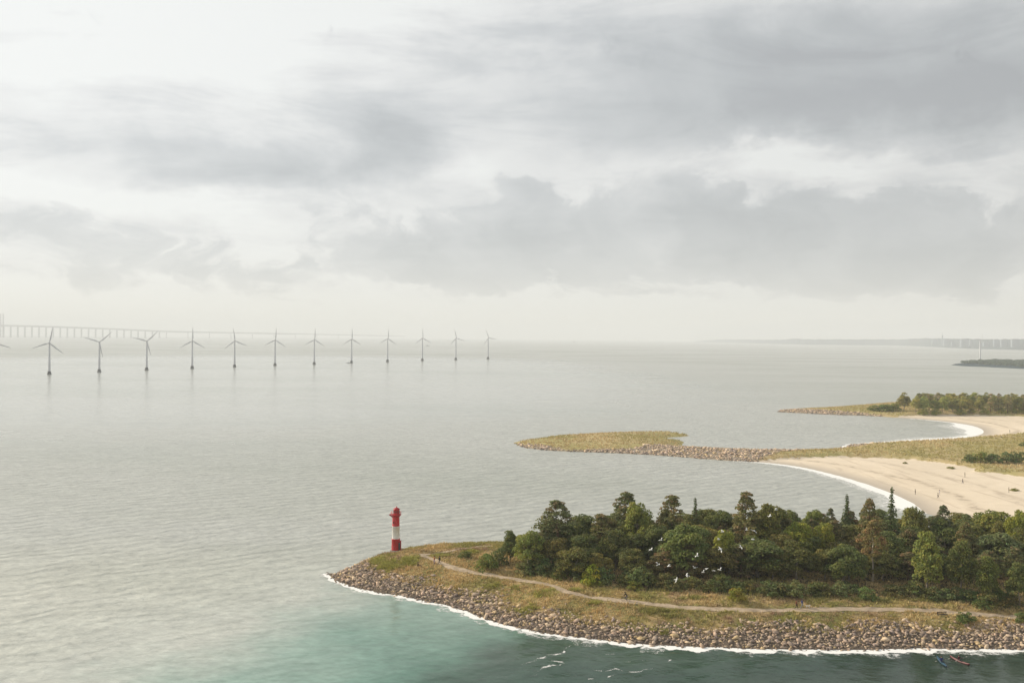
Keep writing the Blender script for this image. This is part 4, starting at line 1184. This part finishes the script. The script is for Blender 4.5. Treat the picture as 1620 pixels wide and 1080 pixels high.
for i, (px, hy, by, ph) in enumerate(TUR):
    t = tb if i == 0 else copy_tree(tb)
    p = at(px, by); hub = at_depth(px, hy, p.y)
    s = hub.z / 45.3
    t.location = p; t.scale = (s, s, s); t.rotation_euler = (0, 0, R(24))
    for c in t.children:
        if c.name.startswith('rotor'): c.rotation_euler = (0, R(ph), 0); c.scale = (.98 / s * .95 + .05,) * 3
    tag(t, 'grey offshore wind turbine, ' + ORD[i], 'wind turbine', 'wind turbines standing in a row in the sea')
t = copy_tree(tb)
p = at(1550.5, 571.5); top = at_depth(1550, 537, p.y); s = top.z / 45.3
t.location = p; t.scale = (s, s, s); t.rotation_euler = (0, 0, R(60))
for c in t.children:
    if c.name.startswith('rotor'): c.rotation_euler = (0, R(5), 0); c.scale = (.8,) * 3
tag(t, 'lone grey wind turbine standing on the wooded islet at the right', 'wind turbine', 'turbine on the islet')

# ------------------------------------------------------------------ far bridge
br = tag(empty('bridge', at_depth(120, 530, 10800)), 'long pale bridge on many piers running out over the sea at the left', 'bridge')
bl = br.location.copy()
deck_px = [(x_, y_, Y_ * 1.2) for x_, y_, Y_ in [(-120, 509.5, 8300), (-40, 512, 8500), (0, 513.5, 8600), (60, 515, 8800), (120, 517, 9000), (180, 519.3, 9300), (260, 523.0, 9700), (330, 524.6, 10100), (420, 526.3, 10600), (500, 528.0, 11200), (570, 529.6, 12000), (640, 531.3, 13500)]]
dl = smooth_line([at_depth(px, py, Y) - bl for px, py, Y in deck_px], 120)
q = MB()
for i in range(len(dl) - 1):
    a, b = dl[i], dl[i + 1]; t = (b - a); t.z = 0; L = t.length; n = Vector((-t.y, t.x, 0)).normalized() * 12
    th = 17 if i < len(dl) * .55 else 13
    vs = [a - n, a + n, b + n, b - n]
    vs = [v + Vector((0, 0, 0)) for v in vs] + [v - Vector((0, 0, th)) for v in vs]
    q.add(vs, [(0, 1, 2, 3), (7, 6, 5, 4), (0, 3, 7, 4), (1, 5, 6, 2)] + ([(0, 4, 5, 1)] if i == 0 else []) + ([(3, 2, 6, 7)] if i == len(dl) - 2 else []))
q.build('deck', M_BRIDGE, br)
def deck_at(px):
    Y = float(np.interp(px, [d[0] for d in deck_px], [d[2] for d in deck_px])); py = float(np.interp(px, [d[0] for d in deck_px], [d[1] for d in deck_px]))
    return at_depth(px, py, Y) - bl
px = -95.0
while px < 560:
    d = deck_at(px); z0 = -bl.z - 2
    wide = 13 if px < 258 else 6
    q = MB(); hh = (d.z - 12) - z0
    q.box((d.x, d.y, z0 + hh / 2 + .5), (wide, 14, hh)); q.box((d.x, d.y, z0 + 5), (wide * 1.5, 22, 8))
    q.box((d.x, d.y, d.z - 14), (wide * 1.25, 20, 5))
    q.build('pier', M_BRIDGE, br)
    px += 11.2 if px < 258 else 34
q = MB()
for off in (-11, 11):
    d = deck_at(3) + Vector((off, off * .4, 0)); z1 = (at_depth(3, 496, 10320) - bl).z; z0 = -bl.z - 2
    q.box((d.x, d.y, (z0 + z1) / 2), (9, 9, z1 - z0))
    
d = deck_at(3); q.box((d.x, d.y, d.z - 20), (28, 8, 8))
q.build('pylon', M_BRIDGE, br)

# ------------------------------------------------------------------ boats far out
M_HULL = simple('dark_hull', (0.06, 0.07, 0.08), 0.5, .1, 1)
M_CABIN = simple('ship_cabin', (0.35, 0.36, 0.36), 0.5, .1, 1)
def boat(px, py, L, label, rz):
    o = tag(empty('boat', at(px, py), rz), label, 'boat')
    q = MB(); n = 9; rows = []
    for i in range(n):
        t = i / (n - 1); x = (t - .5) * L; w = L * .13 * math.sin(math.pi * min(1, .12 + t * .88)) ** .6 + .01 * L
        if t > .98: w = .01 * L
        rows.append([(x, -w * .7, -.03 * L), (x, -w, .08 * L * (1 + .4 * t)), (x, w, .08 * L * (1 + .4 * t)), (x, w * .7, -.03 * L)])
    q.add([p for r in rows for p in r], [(i * 4 + k, i * 4 + (k + 1) % 4, i * 4 + 4 + (k + 1) % 4, i * 4 + 4 + k) for i in range(n - 1) for k in range(4)] + [(3, 2, 1, 0), tuple(range(n * 4 - 4, n * 4))])
    q.build('hull', M_HULL, o)
    q = MB(); q.box((-.22 * L, 0, .17 * L), (.2 * L, .15 * L, .16 * L)); q.box((-.2 * L, 0, .28 * L), (.12 * L, .12 * L, .06 * L)); q.build('cabin', M_CABIN, o)
    q = MB(); q.path([(.02 * L, 0, .08 * L), (.02 * L, 0, .42 * L)], .012 * L, 5); q.path([(.02 * L, 0, .3 * L), (.3 * L, 0, .14 * L)], .008 * L, 5); q.build('mast', M_DARK, o)
boat(677, 547, 22, 'small dark ship far out beside the eleventh wind turbine', .3)
boat(551, 574.5, 7, 'small dark boat at the foot of the ninth wind turbine', 2.9)
boat(908, 540.8, 45, 'tiny lone ship on the open horizon', .1)

# ------------------------------------------------------------------ far coast and islet
M_COAST = simple('coast_land', (0.03, 0.055, 0.065), 0.95, .4, .004, spec=.1)
M_TOWN = simple('town_wall', (0.20, 0.25, 0.29), 0.8, .15, .01)
M_TOWN_R = simple('town_roof', (0.15, 0.18, 0.20), 0.8, .15, .01)
cfront = [(1098, 540.9), (1150, 541.6), (1200, 543), (1280, 545), (1350, 545.7), (1420, 546.3), (1460, 547.8), (1500, 550), (1550, 552), (1620, 553.6), (1720, 556), (1850, 558)]
ctop = [(1098, 540.4), (1118, 538), (1150, 536.9), (1200, 537.3), (1240, 537.4), (1255, 535.6), (1285, 536.8), (1350, 536.5), (1420, 536.5), (1460, 535.2), (1520, 535.6), (1580, 536.5), (1620, 536), (1720, 537), (1850, 538)]
xs = np.arange(1098, 1850, 3.0)
V = []; nr = 6
for x in xs:
    yb = float(np.interp(x, [p[0] for p in cfront], [p[1] for p in cfront])); yt = float(np.interp(x, [p[0] for p in ctop], [p[1] for p in ctop]))
    yt += (float(vnoise(np.array([x * .21]), np.array([.5]), 71, 4)[0]) - .5) * 2.6
    f = at(x, yb); bY = f.y * 1.10 + 150; r = at_depth(x, yt, bY)
    for k in range(nr):
        t = k / (nr - 1)
        z = -2.0 if k == 0 else (r.z * (t ** 1.3) * (1 + .0 * t) + 2 * (1 if k < nr - 1 else 0))
        V.append((f.x + (r.x - f.x) * t, f.y + (bY - f.y) * t, z))
    V.append((r.x * 1.25, bY * 1.25, -2))
m = nr + 1; F = [(i * m + k, (i + 1) * m + k, (i + 1) * m + k + 1, i * m + k + 1) for i in range(len(xs) - 1) for k in range(m - 1)]
tag(link(bpy.data.objects.new('coast', np_mesh('coast', V, F, M_COAST, smooth=False))), kind='structure')
def block(px, top, wpx, label, base=None, tall=False):
    yb = float(np.interp(px, [p[0] for p in cfront], [p[1] for p in cfront])); f = at(px, yb); Y = f.y * 1.04
    p = at_depth(px, top if tall else top + 1.0, Y); W = wpx / FPX * Y
    o = tag(empty('tower' if tall else 'apartment_block', (p.x, Y, 0)), label, 'tower' if tall else 'building', None if tall else 'blocks of the far town')
    q = MB()
    if tall:
        q.lathe([(W * .5, 0), (W * .32, p.z * .75), (W * .42, p.z * .78), (W * .42, p.z * .82), (W * .12, p.z * .84), (W * .06, p.z)], 10); q.build('shaft', M_TOWN, o); return
    q.box((0, 0, p.z * .46), (W, W * .4, p.z * .92)); q.build('wall', M_TOWN, o)
    q = MB(); q.box((0, 0, p.z * .93), (W * 1.02, W * .42, p.z * .03)); q.box((W * .18, 0, p.z * .965), (W * .3, W * .2, p.z * .045)); q.build('roof', M_TOWN_R, o)
for px, top, w, lb_ in [(1478, 534, 7, 'westernmost grey block of the far town, left of the tall mast'), (1497, 535, 8, 'grey block just right of the tall mast in the far town'), (1526, 534.8, 13, 'long grey block of the far town left of the islet turbine'), (1536, 536, 5, 'narrow block right of the long grey block in the far town'),
                        (1576, 535, 8, 'left one of two grey blocks right of the islet turbine'), (1588, 535.3, 9, 'right one of two grey blocks right of the islet turbine'), (1606, 534.8, 12, 'wide grey block at the right frame edge on the far shore'), (1508, 538, 6, 'low block on the far shore between mast and long block'), (1560, 539, 9, 'low pale block behind the islet turbine'), (1262, 536, 7, 'low block on the wooded far point')]:
    block(px, top, w, lb_)
block(1491, 526.5, 2.4, 'tall thin mast rising above the far town', tall=True)
block(1148, 534.8, 2.6, 'short stub tower on the far western point of the coast', tall=True)

il_f = [(1504, 577.2), (1522, 579), (1560, 580.5), (1600, 582.5), (1640, 584.5), (1740, 588)]; il_b = [(1740, 574), (1640, 573), (1560, 572.2), (1530, 573.5), (1510, 575.5)]
ipoly = [(at(*p).x, at(*p).y) for p in il_f + il_b]
xs_ = [p[0] for p in ipoly]; ys_ = [p[1] for p in ipoly]
IT = Terrain(min(xs_) - 20, max(xs_) + 20, min(ys_) - 30, max(ys_) + 30, 9.0)
Di = poly_dist(ipoly, IT.X, IT.Y)
IT.Z = np.where(Di > 0, 3.0 * (1 - np.exp(-np.maximum(Di, 0) / 20)), np.maximum(-2.5, -np.abs(Di) * .2))
IT.build('islet', M_COAST, {}, Di > -15)
rs = np.random.RandomState(55)
gx = rs.uniform(min(xs_), max(xs_), 9000); gy = rs.uniform(min(ys_), max(ys_), 9000)
k = (bilin(Di, gx, gy, IT) > 14) & (gx > at(1526, 577).x)
gx, gy = gx[k][:700], gy[k][:700]
cl = [(x, y, 3.5 + rs.uniform(0, 2.0), rs.uniform(3, 6), rs.uniform(2.2, 3.8), (0.075, 0.10, 0.075)) for x, y in zip(gx, gy)]
V, F, C = leaf_cloud(cl, 2.2, 2.2, rs)
tag(link(bpy.data.objects.new('islet_wood', np_mesh('islet_wood', V, F, M_LEAF, C))), kind='stuff')

# ------------------------------------------------------------------ people, bicycle, dog, bench, kayaks
def skin_mesh(name, pts, edges, rad, root, mats, pick, extra=None):
    me = bpy.data.meshes.new(name + '_tmp'); me.from_pydata(pts, edges, []); me.update()
    o = bpy.data.objects.new(name + '_tmp', me); COL.objects.link(o)
    md = o.modifiers.new('skin', 'SKIN'); md.use_smooth_shade = True
    sv = me.skin_vertices[0].data
    for i, r in enumerate(rad): sv[i].radius = (r, r) if not isinstance(r, tuple) else r
    for i in range(len(pts)): sv[i].use_root = (i == root)
    sb = o.modifiers.new('sub', 'SUBSURF'); sb.levels = 1; sb.render_levels = 1
    dg = bpy.context.evaluated_depsgraph_get(); ev = o.evaluated_get(dg)
    src = ev.to_mesh()
    V = [v.co.copy() for v in src.vertices]; F = [tuple(p.vertices) for p in src.polygons]
    ev.to_mesh_clear()
    bpy.data.objects.remove(o); bpy.data.meshes.remove(me)
    q = MB(); q.add(V, F)
    if extra: extra(q)
    out = bpy.data.meshes.new(name); out.from_pydata(q.v, [], q.f)
    for m in mats: out.materials.append(m)
    for p in out.polygons:
        c = sum((out.vertices[i].co for i in p.vertices), Vector()) / len(p.vertices)
        p.material_index = pick(c); p.use_smooth = True
    out.update()
    return out

CLOTH = {}
def cloth(col):
    if col not in CLOTH: CLOTH[col] = simple('cloth', col, .85, .15, 8, spec=.2)
    return CLOTH[col]
M_SKIN = simple('skin', (0.42, 0.25, 0.18), .6, .06, 6)
M_HAIR = simple('hair', (0.045, 0.03, 0.02), .7, .2, 20)
def person(loc, rz, pose, top, legs, label, group=None, hair=True, s=1.0):
    """body faces -Y in its own space"""
    J = {'pel': (0, 0, .95), 'bel': (0, .01, 1.12), 'che': (0, .0, 1.32), 'nek': (0, .01, 1.50), 'chi': (0, -.02, 1.58), 'hed': (0, 0, 1.68),
         'sl': (.19, 0, 1.42), 'el': (.25, .03, 1.14), 'wl': (.24, -.06, .90), 'hl': (.235, -.09, .80), 'sr': (-.19, 0, 1.42), 'er': (-.25, .03, 1.14), 'wr': (-.24, -.06, .90), 'hr': (-.235, -.09, .80),
         'tl': (.10, 0, .90), 'kl': (.11, -.02, .49), 'al': (.11, .03, .09), 'fl': (.12, -.14, .03), 'tr': (-.10, 0, .90), 'kr': (-.11, -.02, .49), 'ar': (-.11, .03, .09), 'fr': (-.12, -.14, .03)}
    if pose == 'walk':
        J.update(kl=(.11, -.20, .52), al=(.11, -.24, .10), fl=(.12, -.42, .06), kr=(-.11, .08, .50), ar=(-.11, .32, .15), fr=(-.12, .20, .03), wl=(.24, .16, .92), hl=(.235, .20, .83), el=(.25, .12, 1.15), er=(-.25, -.02, 1.14), wr=(-.24, -.22, .95), hr=(-.235, -.29, .88))
    if pose == 'sit':
        for k in J: J[k] = (J[k][0], J[k][1] + .1, J[k][2] - .82)
        J.update(tl=(.10, .06, .11), tr=(-.10, .06, .11), kl=(.16, -.40, .36), kr=(-.14, -.44, .16), al=(.14, -.70, .07), ar=(-.14, -.86, .07), fl=(.14, -.84, .05), fr=(-.14, -.90, .17), wl=(.28, .32, .10), hl=(.30, .36, .04), el=(.28, .24, .33), wr=(-.20, -.25, .28), hr=(-.17, -.34, .27), er=(-.27, .02, .30))
    if pose == 'ride':
        for k in J: J[k] = (J[k][0], J[k][1], J[k][2] + .05)
        J.update(bel=(0, -.10, 1.14), che=(0, -.22, 1.30), nek=(0, -.33, 1.44), chi=(0, -.42, 1.49), hed=(0, -.42, 1.60), sl=(.18, -.27, 1.38), sr=(-.18, -.27, 1.38), el=(.22, -.42, 1.16), er=(-.22, -.42, 1.16), wl=(.22, -.62, 1.05), wr=(-.22, -.62, 1.05), hl=(.22, -.69, 1.03), hr=(-.22, -.69, 1.03),
                 kl=(.10, -.34, .72), al=(.10, -.14, .34), fl=(.11, -.30, .30), kr=(-.10, -.30, .58), ar=(-.10, -.06, .16), fr=(-.11, -.22, .12))
    if pose == 'kayak':
        for k in J: J[k] = (J[k][0], J[k][1] + .1, J[k][2] - .80)
        J.update(tl=(.10, 0, .12), tr=(-.10, 0, .12), kl=(.14, -.45, .22), kr=(-.14, -.45, .22), al=(.10, -.86, .12), ar=(-.10, -.86, .12), fl=(.1, -.93, .2), fr=(-.1, -.93, .2), el=(.36, -.12, .48), er=(-.36, -.12, .42), wl=(.42, -.34, .62), wr=(-.38, -.36, .42), hl=(.43, -.42, .64), hr=(-.40, -.43, .42))
    names = list(J); ix = {n: i for i, n in enumerate(names)}
    E = [('pel', 'bel'), ('bel', 'che'), ('che', 'nek'), ('nek', 'chi'), ('chi', 'hed'), ('che', 'sl'), ('sl', 'el'), ('el', 'wl'), ('wl', 'hl'), ('che', 'sr'), ('sr', 'er'), ('er', 'wr'), ('wr', 'hr'),
         ('pel', 'tl'), ('tl', 'kl'), ('kl', 'al'), ('al', 'fl'), ('pel', 'tr'), ('tr', 'kr'), ('kr', 'ar'), ('ar', 'fr')]
    Rd = {'pel': .15, 'bel': .13, 'che': .155, 'nek': .06, 'chi': .075, 'hed': .115, 'tl': .10, 'tr': .10, 'kl': .065, 'kr': .065, 'al': .045, 'ar': .045, 'fl': .04, 'fr': .04, 'sl': .07, 'sr': .07, 'el': .05, 'er': .05, 'wl': .035, 'wr': .035, 'hl': .035, 'hr': .035}
    waist = J['pel'][2] + .04; neck = Vector(J['nek']); hp = Vector(J['pel'])
    hands = [Vector(J['hl']), Vector(J['hr'])]
    def pick(c):
        if c.z > neck.z + .02 and (c - Vector(J['hed'])).length < .32: return 2
        if min((c - h).length for h in hands) < .10: return 2
        if pose in ('sit', 'kayak'): return 1 if (c.y < hp.y - .14 and c.z < .42 and abs(c.x) < .24) or c.z < waist - .08 else 0
        if pose == 'ride': return 1 if c.z < hp.z + .05 and c.y > -.5 else 0
        return 1 if c.z < waist and abs(c.x) < .2 or c.z < .7 else 0
    def extra(q):
        hd = Vector(J['hed'])
        q.path([hd + Vector((0, -.10, .0)), hd + Vector((0, -.145, -.03))], [.022, .014], 5)
        for sx in (-1, 1): q.path([hd + Vector((sx * .105, .01, -.01)), hd + Vector((sx * .125, .02, .0))], [.03, .02], 5)
        for a, b in (('wl', 'hl'), ('wr', 'hr')):
            d = (Vector(J[b]) - Vector(J[a])).normalized(); h = Vector(J[b])
            sd = d.cross(Vector((0, 0, 1))); sd = sd.normalized() if sd.length > .1 else Vector((0, 1, 0))
            for f, L in enumerate((.075, .085, .08, .062)):
                b0 = h + sd * (f - 1.5) * .019 + d * .02; q.path([b0, b0 + d * L * .6, b0 + d * L + Vector((0, 0, -.012))], [.010, .009, .006], 5)
            q.path([h - d * .02 + sd * .035, h + d * .03 + sd * .065], [.012, .008], 5)
    me = skin_mesh('person', [J[n] for n in names], [(ix[a], ix[b]) for a, b in E], [Rd[n] for n in names], 0, [cloth(top), cloth(legs), M_SKIN], pick, extra)
    o = link(bpy.data.objects.new('person', me)); o.location = loc; o.rotation_euler = (0, 0, rz); o.scale = (s, s, s)
    tag(o, label, 'person', group)
    hd = Vector(J['hed'])
    q = MB(); q.lathe([(.128, -.02), (.135, .03), (.115, .09), (.06, .135), (.01, .145)], 12, c=(hd.x, hd.y + .018, hd.z)); q.path([hd + Vector((0, .1, .02)), hd + Vector((0, .115, -.10))], [.07, .05], 8)
    q.build('hair', M_HAIR, o, True)
    return o
BLK, NAVY, OLV = (.015, .015, .018), (.03, .05, .16), (.07, .07, .03)
PG = 'people on the headland'
gp = at_ground(695, 892); person(gp, R(-60), 'walk', BLK, BLK, 'person in black walking on the path behind the lighthouse', PG)
gp = at_ground(687, 892); person(gp, R(-60), 'stand', (.30, .11, .03), (.34, .27, .36), 'person in rust brown top and pale trousers on the path beside the one in black', PG)
gp = at_ground(662, 896); person(gp, R(75), 'sit', BLK, (.02, .02, .035), 'person in black sitting on the grass below the lighthouse', PG)
gp = at_ground(1269, 962); person(gp, R(80), 'walk', NAVY, (.22, .25, .32), 'person in blue top and pale trousers walking on the path by the wood', PG)
gp = at_ground(1260, 963); person(gp, R(80), 'walk', (.16, .06, .035), (.05, .04, .035), 'person in brown walking behind the one in blue', PG)
# dog
def dog(loc, rz, label):
    J = [(0, 0, .40), (0, -.22, .42), (0, .24, .43), (0, -.36, .56), (0, -.50, .56), (0, .40, .55), (0, .48, .62),
         (.07, -.20, .26), (.07, -.18, .03), (-.07, -.20, .26), (-.07, -.26, .03), (.07, .18, .26), (.07, .27, .15), (.07, .25, .03), (-.07, .22, .26), (-.07, .30, .15), (-.07, .22, .03)]
    E = [(0, 1), (0, 2), (1, 3), (3, 4), (2, 5), (5, 6), (1, 7), (7, 8), (1, 9), (9, 10), (2, 11), (11, 12), (12, 13), (2, 14), (14, 15), (15, 16)]
    rd = [.10, .12, .095, .075, .045, .03, .02, .045, .03, .045, .03, .055, .028, .03, .055, .028, .03]
    def ears(q):
        for sx in (-1, 1): q.path([(sx * .05, -.34, .62), (sx * .065, -.33, .70)], [.03, .01], 5)
    me = skin_mesh('dog', J, E, rd, 0, [simple('dog_coat', (.6, .58, .53), .9, .12, 9)], lambda c: 0, ears)
    o = link(bpy.data.objects.new('dog', me)); o.location = loc; o.rotation_euler = (0, 0, rz)
    tag(o, label, 'dog')
dog(at_ground(1278, 961.5), R(80), 'small white dog on the path ahead of the person in blue')
# bicycle and rider
def bicycle(loc, rz, label):
    o = tag(empty('bicycle', loc, rz), label, 'bicycle')
    for y in (-.52, .52):
        q = MB(); q.path([(0, y + .34 * math.cos(2 * math.pi * k / 20), .345 + .34 * math.sin(2 * math.pi * k / 20)) for k in range(21)], .024, 6, cap=False)
        w = q.build('wheel', M_DARK, o)
        q = MB()
        for k in range(8): q.path([(0, y, .345), (0, y + .32 * math.cos(k * math.pi / 4), .345 + .32 * math.sin(k * math.pi / 4))], .006, 4)
        q.build('spokes', M_DARK, w)
    q = MB()
    for a, b in (((0, .52, .345), (0, .08, .30)), ((0, .08, .30), (0, -.36, .72)), ((0, .08, .30), (0, .22, .84)), ((0, .20, .76), (0, -.36, .78)), ((0, .52, .345), (0, .20, .76)), ((0, -.36, .80), (0, -.52, .345))):
        q.path([a, b], .02, 6)
    q.build('frame', cloth((.20, .20, .24)), o)
    q = MB(); q.path([(0, -.36, .78), (0, -.40, 1.0)], .018, 6); q.path([(-.27, -.58, 1.0), (-.18, -.46, 1.02), (.18, -.46, 1.02), (.27, -.58, 1.0)], .016, 6); q.build('handlebar', M_DARK, o)
    q = MB(); q.box((0, .24, .88), (.14, .26, .06)); q.build('saddle', M_DARK, o)
gp = at_ground(990, 950.5)
bicycle(gp + Vector((0, 0, .06)), R(-98), 'grey bicycle ridden along the path by the person in dark jacket')
person(gp + Vector((0, 0, .06)), R(-98), 'ride', BLK, (.10, .09, .13), 'person in dark jacket riding the bicycle on the path', PG).location += Matrix.Rotation(R(-98), 3, 'Z') @ Vector((0, .22, 0))
# bench
M_WOODB = simple('bench_wood', (.06, .045, .035), .8, .2, 5)
bp = at_ground(1491, 975); bo = tag(empty('bench', bp, R(8)), 'dark wooden bench in the grass below the path, left of the dark bush', 'bench')
q = MB()
for k in range(3): q.box((0, -.16 + k * .15, .45), (1.9, .12, .04))
q.build('seat', M_WOODB, bo)
q = MB()
for k in range(2): q.box((0, .24 + .03 * k, .64 + k * .16), (1.9, .03, .11))
q.build('backrest', M_WOODB, bo)
for sx in (-.8, .8):
    q = MB(); q.box((sx, -.12, .21), (.07, .07, .43)); q.box((sx, .23, .42), (.07, .06, .85)); q.box((sx, .05, .41), (.06, .3, .03)); q.build('leg', M_WOODB, bo)
# beach people
BG = 'people scattered on the beach'
for px, py, top, lg, pose, lbl in [(1448, 782, BLK, BLK, 'stand', 'person in dark clothes standing on the wet sand by the surf'), (1484, 788, (.05, .05, .05), (.05, .04, .04), 'walk', 'person in black on the sand above the treetops, nearest of the pair'), (1486.5, 783, (.4, .36, .45), (.3, .28, .32), 'stand', 'pale lilac clad person beside the one in black on the sand'),
                               (1523, 765, BLK, (.06, .06, .09), 'walk', 'dark clad person crossing the middle of the sand'), (1526.5, 754.5, (.12, .11, .06), (.1, .1, .06), 'stand', 'olive clad person near the tongue of dune grass'), (1596, 779, (.2, .16, .1), (.14, .12, .1), 'stand', 'brown clad person on the sand by the tiny tuft of shrub'),
                               (1597.5, 684.5, BLK, BLK, 'stand', 'dark clad person on the sand at the head of the cove'), (1584, 691.5, (.08, .07, .04), BLK, 'sit', 'person sitting on the edge of sand and grass by the cove')]:
    g_ = at_ground(px, py, BT); person(g_, R(30 + px % 50), pose, top, lg, lbl, BG, s=1.0)
# kayaks
def kayak(pa, pb, col, deck, label, who_top, who_label):
    a, b = at(*pa), at(*pb); d = b - a; L = d.length; rz = math.atan2(d.y, d.x) + math.pi / 2
    c = (a + b) / 2
    o = tag(empty('kayak', c, rz), label, 'kayak', 'kayaks below the stone bank')
    q = MB(); n = 13; rows = []
    for i in range(n):
        t = i / (n - 1); y = (t - .5) * L; w = .33 * math.sin(math.pi * min(.985, max(.015, t))) ** .75; lift = .16 * abs(2 * t - 1) ** 2.5
        rows.append([(-w, y, .17 + lift), (-w * .62, y, -.04 + lift * .6), (w * .62, y, -.04 + lift * .6), (w, y, .17 + lift), (0, y, .26 + lift)])
    q.add([p for r in rows for p in r], [(i * 5 + k, i * 5 + (k + 1) % 5, i * 5 + 5 + (k + 1) % 5, i * 5 + 5 + k) for i in range(n - 1) for k in range(5)] + [(4, 3, 2, 1, 0), tuple(range(n * 5 - 5, n * 5))])
    q.m = [1 if (j % 5) in (3, 4) and j < (n - 1) * 5 else 0 for j in range(len(q.f))]
    q.build('hull', [col, deck], o, True)
    q = MB(); q.path([(.24 * math.cos(2 * math.pi * k / 16), .42 * math.sin(2 * math.pi * k / 16) + .05, .29) for k in range(17)], .03, 6, cap=False); q.build('cockpit_rim', M_DARK, o)
    person(c + Matrix.Rotation(rz, 3, 'Z') @ Vector((0, .1, .05)), rz, 'kayak', who_top, BLK, who_label, 'paddlers in the kayaks')
    p = tag(empty('paddle', c + Matrix.Rotation(rz, 3, 'Z') @ Vector((0, -.33, .60)), rz), 'double bladed paddle held by the ' + who_label.replace('person', 'paddler', 1), 'paddle')
    p.rotation_euler = (0, R(-14), rz)
    q = MB(); q.path([(-.85, 0, 0), (.85, 0, 0)], .018, 6); q.build('shaft', M_DARK, p)
    for sx in (-1, 1):
        q = MB(); q.path([(sx * .82, 0, 0), (sx * .95, 0, 0), (sx * 1.12, 0, 0), (sx * 1.22, 0, 0)], [.02, .07, .08, .03], 8, flat=.2); q.build('blade', M_CONC, p)
M_KB, M_KB2 = simple('kayak_blue', (.010, .03, .06), .5, .1, 2), simple('kayak_blue_deck', (.02, .075, .12), .5, .1, 2)
M_KR, M_KR2 = simple('kayak_red', (.07, .01, .014), .5, .1, 2), simple('kayak_pink_deck', (.20, .085, .08), .5, .1, 2)
kayak((1482, 1040), (1498, 1056), M_KB, M_KB2, 'blue kayak with a paddler on the dark water below the bank', NAVY, 'person in navy paddling the blue kayak')
kayak((1503, 1039.5), (1534, 1053), M_KR, M_KR2, 'red and pink kayak with a paddler beside the blue one', (.08, .02, .03), 'person in dark red paddling the red kayak')

# ------------------------------------------------------------------ gulls
def gull_mesh(flap, seed):
    """one continuous body with two raised wings and a tail, facing +X"""
    q = MB()
    prof = [(-.30, .02), (-.20, .045), (-.05, .075), (.08, .075), (.17, .045), (.22, .05), (.27, .04), (.31, .012)]
    q.path([(x, 0, .02 if x > .15 else 0) for x, _ in prof], [r for _, r in prof], 8)
    q.add([(-.26, -.03, 0), (-.26, .03, 0), (-.44, .09, .01), (-.46, 0, .012), (-.44, -.09, .01)], [(0, 1, 2, 3), (0, 3, 4)])
    for s in (-1, 1):
        st = [(.05, .10, -.10), (.10, .34, -.06 + 0), (.02, .58, -.10), (-.12, .80, -.15)]
        zz = [0, .20 * flap, .22 * flap + .02, .16 * flap - .02]
        top = []
        for (xl, y, xt), z in zip([(.10, .04, -.12), (.15, .30, -.08), (.06, .52, -.12), (-.16, .74, -.18)], zz):
            top += [(xl, s * y, z + .035), (xt, s * y, z + .01), ((xl + xt) / 2, s * y, z - .008)]
        fs = []
        for i in range(3):
            for a, b in ((0, 1), (1, 2), (2, 0)): fs.append((i * 3 + a, i * 3 + b, i * 3 + 3 + b, i * 3 + 3 + a))
        q.add(top, fs, 0)
    return q.mesh('gull', [M_GULL, M_GULL_T], True)
GM = [gull_mesh(f, 0) for f in (1.2, .5, -.5, 1.7)]
GULLS = [(1046, 854), (1030, 869), (1041, 893), (1058, 895), (1103, 879), (1099, 898), (1118, 899), (1113, 905), (1129, 902), (1139, 901), (1087, 910), (1070, 916), (1072, 810), (1143, 841), (1137, 853), (1140, 868), (1172, 865), (1181, 838), (1193, 839), (1191, 853), (1218, 816), (1228, 806), (1188, 807)]
GL = {(1070, 916): 'lowest white gull of the flock, just above the dry grass', (1228, 806): 'highest white gull at the right end of the flock', (1072, 810): 'white gull apart, beside the bronze pine left of the spire', (1030, 869): 'leftmost white gull of the flock, wings tilted', (1188, 807): 'white gull crossing the top of the tallest middle pine',
      (1103, 879): 'white gull with wide tilted wings alone mid flock', (1172, 865): 'white gull before the very dark wide tree, below the upper group', (1143, 841): 'white gull against the small bright yellow green tree', (1046, 854): 'white gull second from the left of the flock, higher than the first', (1218, 816): 'white gull just below the highest one'}
grs = random.Random(31)
for px, py in GULLS:
    o = link(bpy.data.objects.new('gull', grs.choice(GM)))
    o.location = at_depth(px, py, grs.uniform(150, 168)); o.rotation_euler = (grs.uniform(-.6, .6), grs.uniform(-.25, .15), grs.uniform(-.9, .9) + (math.pi if grs.random() < .3 else 0))
    k = grs.uniform(.72, .98); o.scale = (k, k, k)
    tag(o, GL.get((px, py)) or placed_label(px, 'white gull ' + ('low over the shrubs' if py > 895 else 'at mid height' if py > 860 else 'high in the flock'), 'white gull in the flock gliding in front of the dark wood'), 'gull', 'flock of gulls in front of the wood')
for px, py, Y, l in [(1103, 751, 260, 'single pale gull flying over the bay short of the stony spit'), (1390, 689, 330, 'pale gull flying low over the cove')]:
    o = link(bpy.data.objects.new('gull', GM[0])); o.location = at_depth(px, py, Y); o.rotation_euler = (.3, 0, 1.2); tag(o, l, 'gull')

# ------------------------------------------------------------------ sea haze
def make_haze():
    m = bpy.data.materials.new('haze_air'); m.use_nodes = True
    nt = m.node_tree; nt.nodes.clear()
    v = nt.nodes.new('ShaderNodeVolumePrincipled'); o = nt.nodes.new('ShaderNodeOutputMaterial')
    v.inputs['Color'].default_value = (0.86, 0.89, 0.92, 1); v.inputs['Density'].default_value = 0.000135; v.inputs['Anisotropy'].default_value = 0.0
    nt.links.new(v.outputs[0], o.inputs['Volume'])
    q = MB(); z0, z1 = -3.6, 275.0
    q.box((0, 0, (z0 + z1) / 2), (44000, 44000, z1 - z0))
    return tag(q.build('haze', m), kind='stuff')
make_haze()
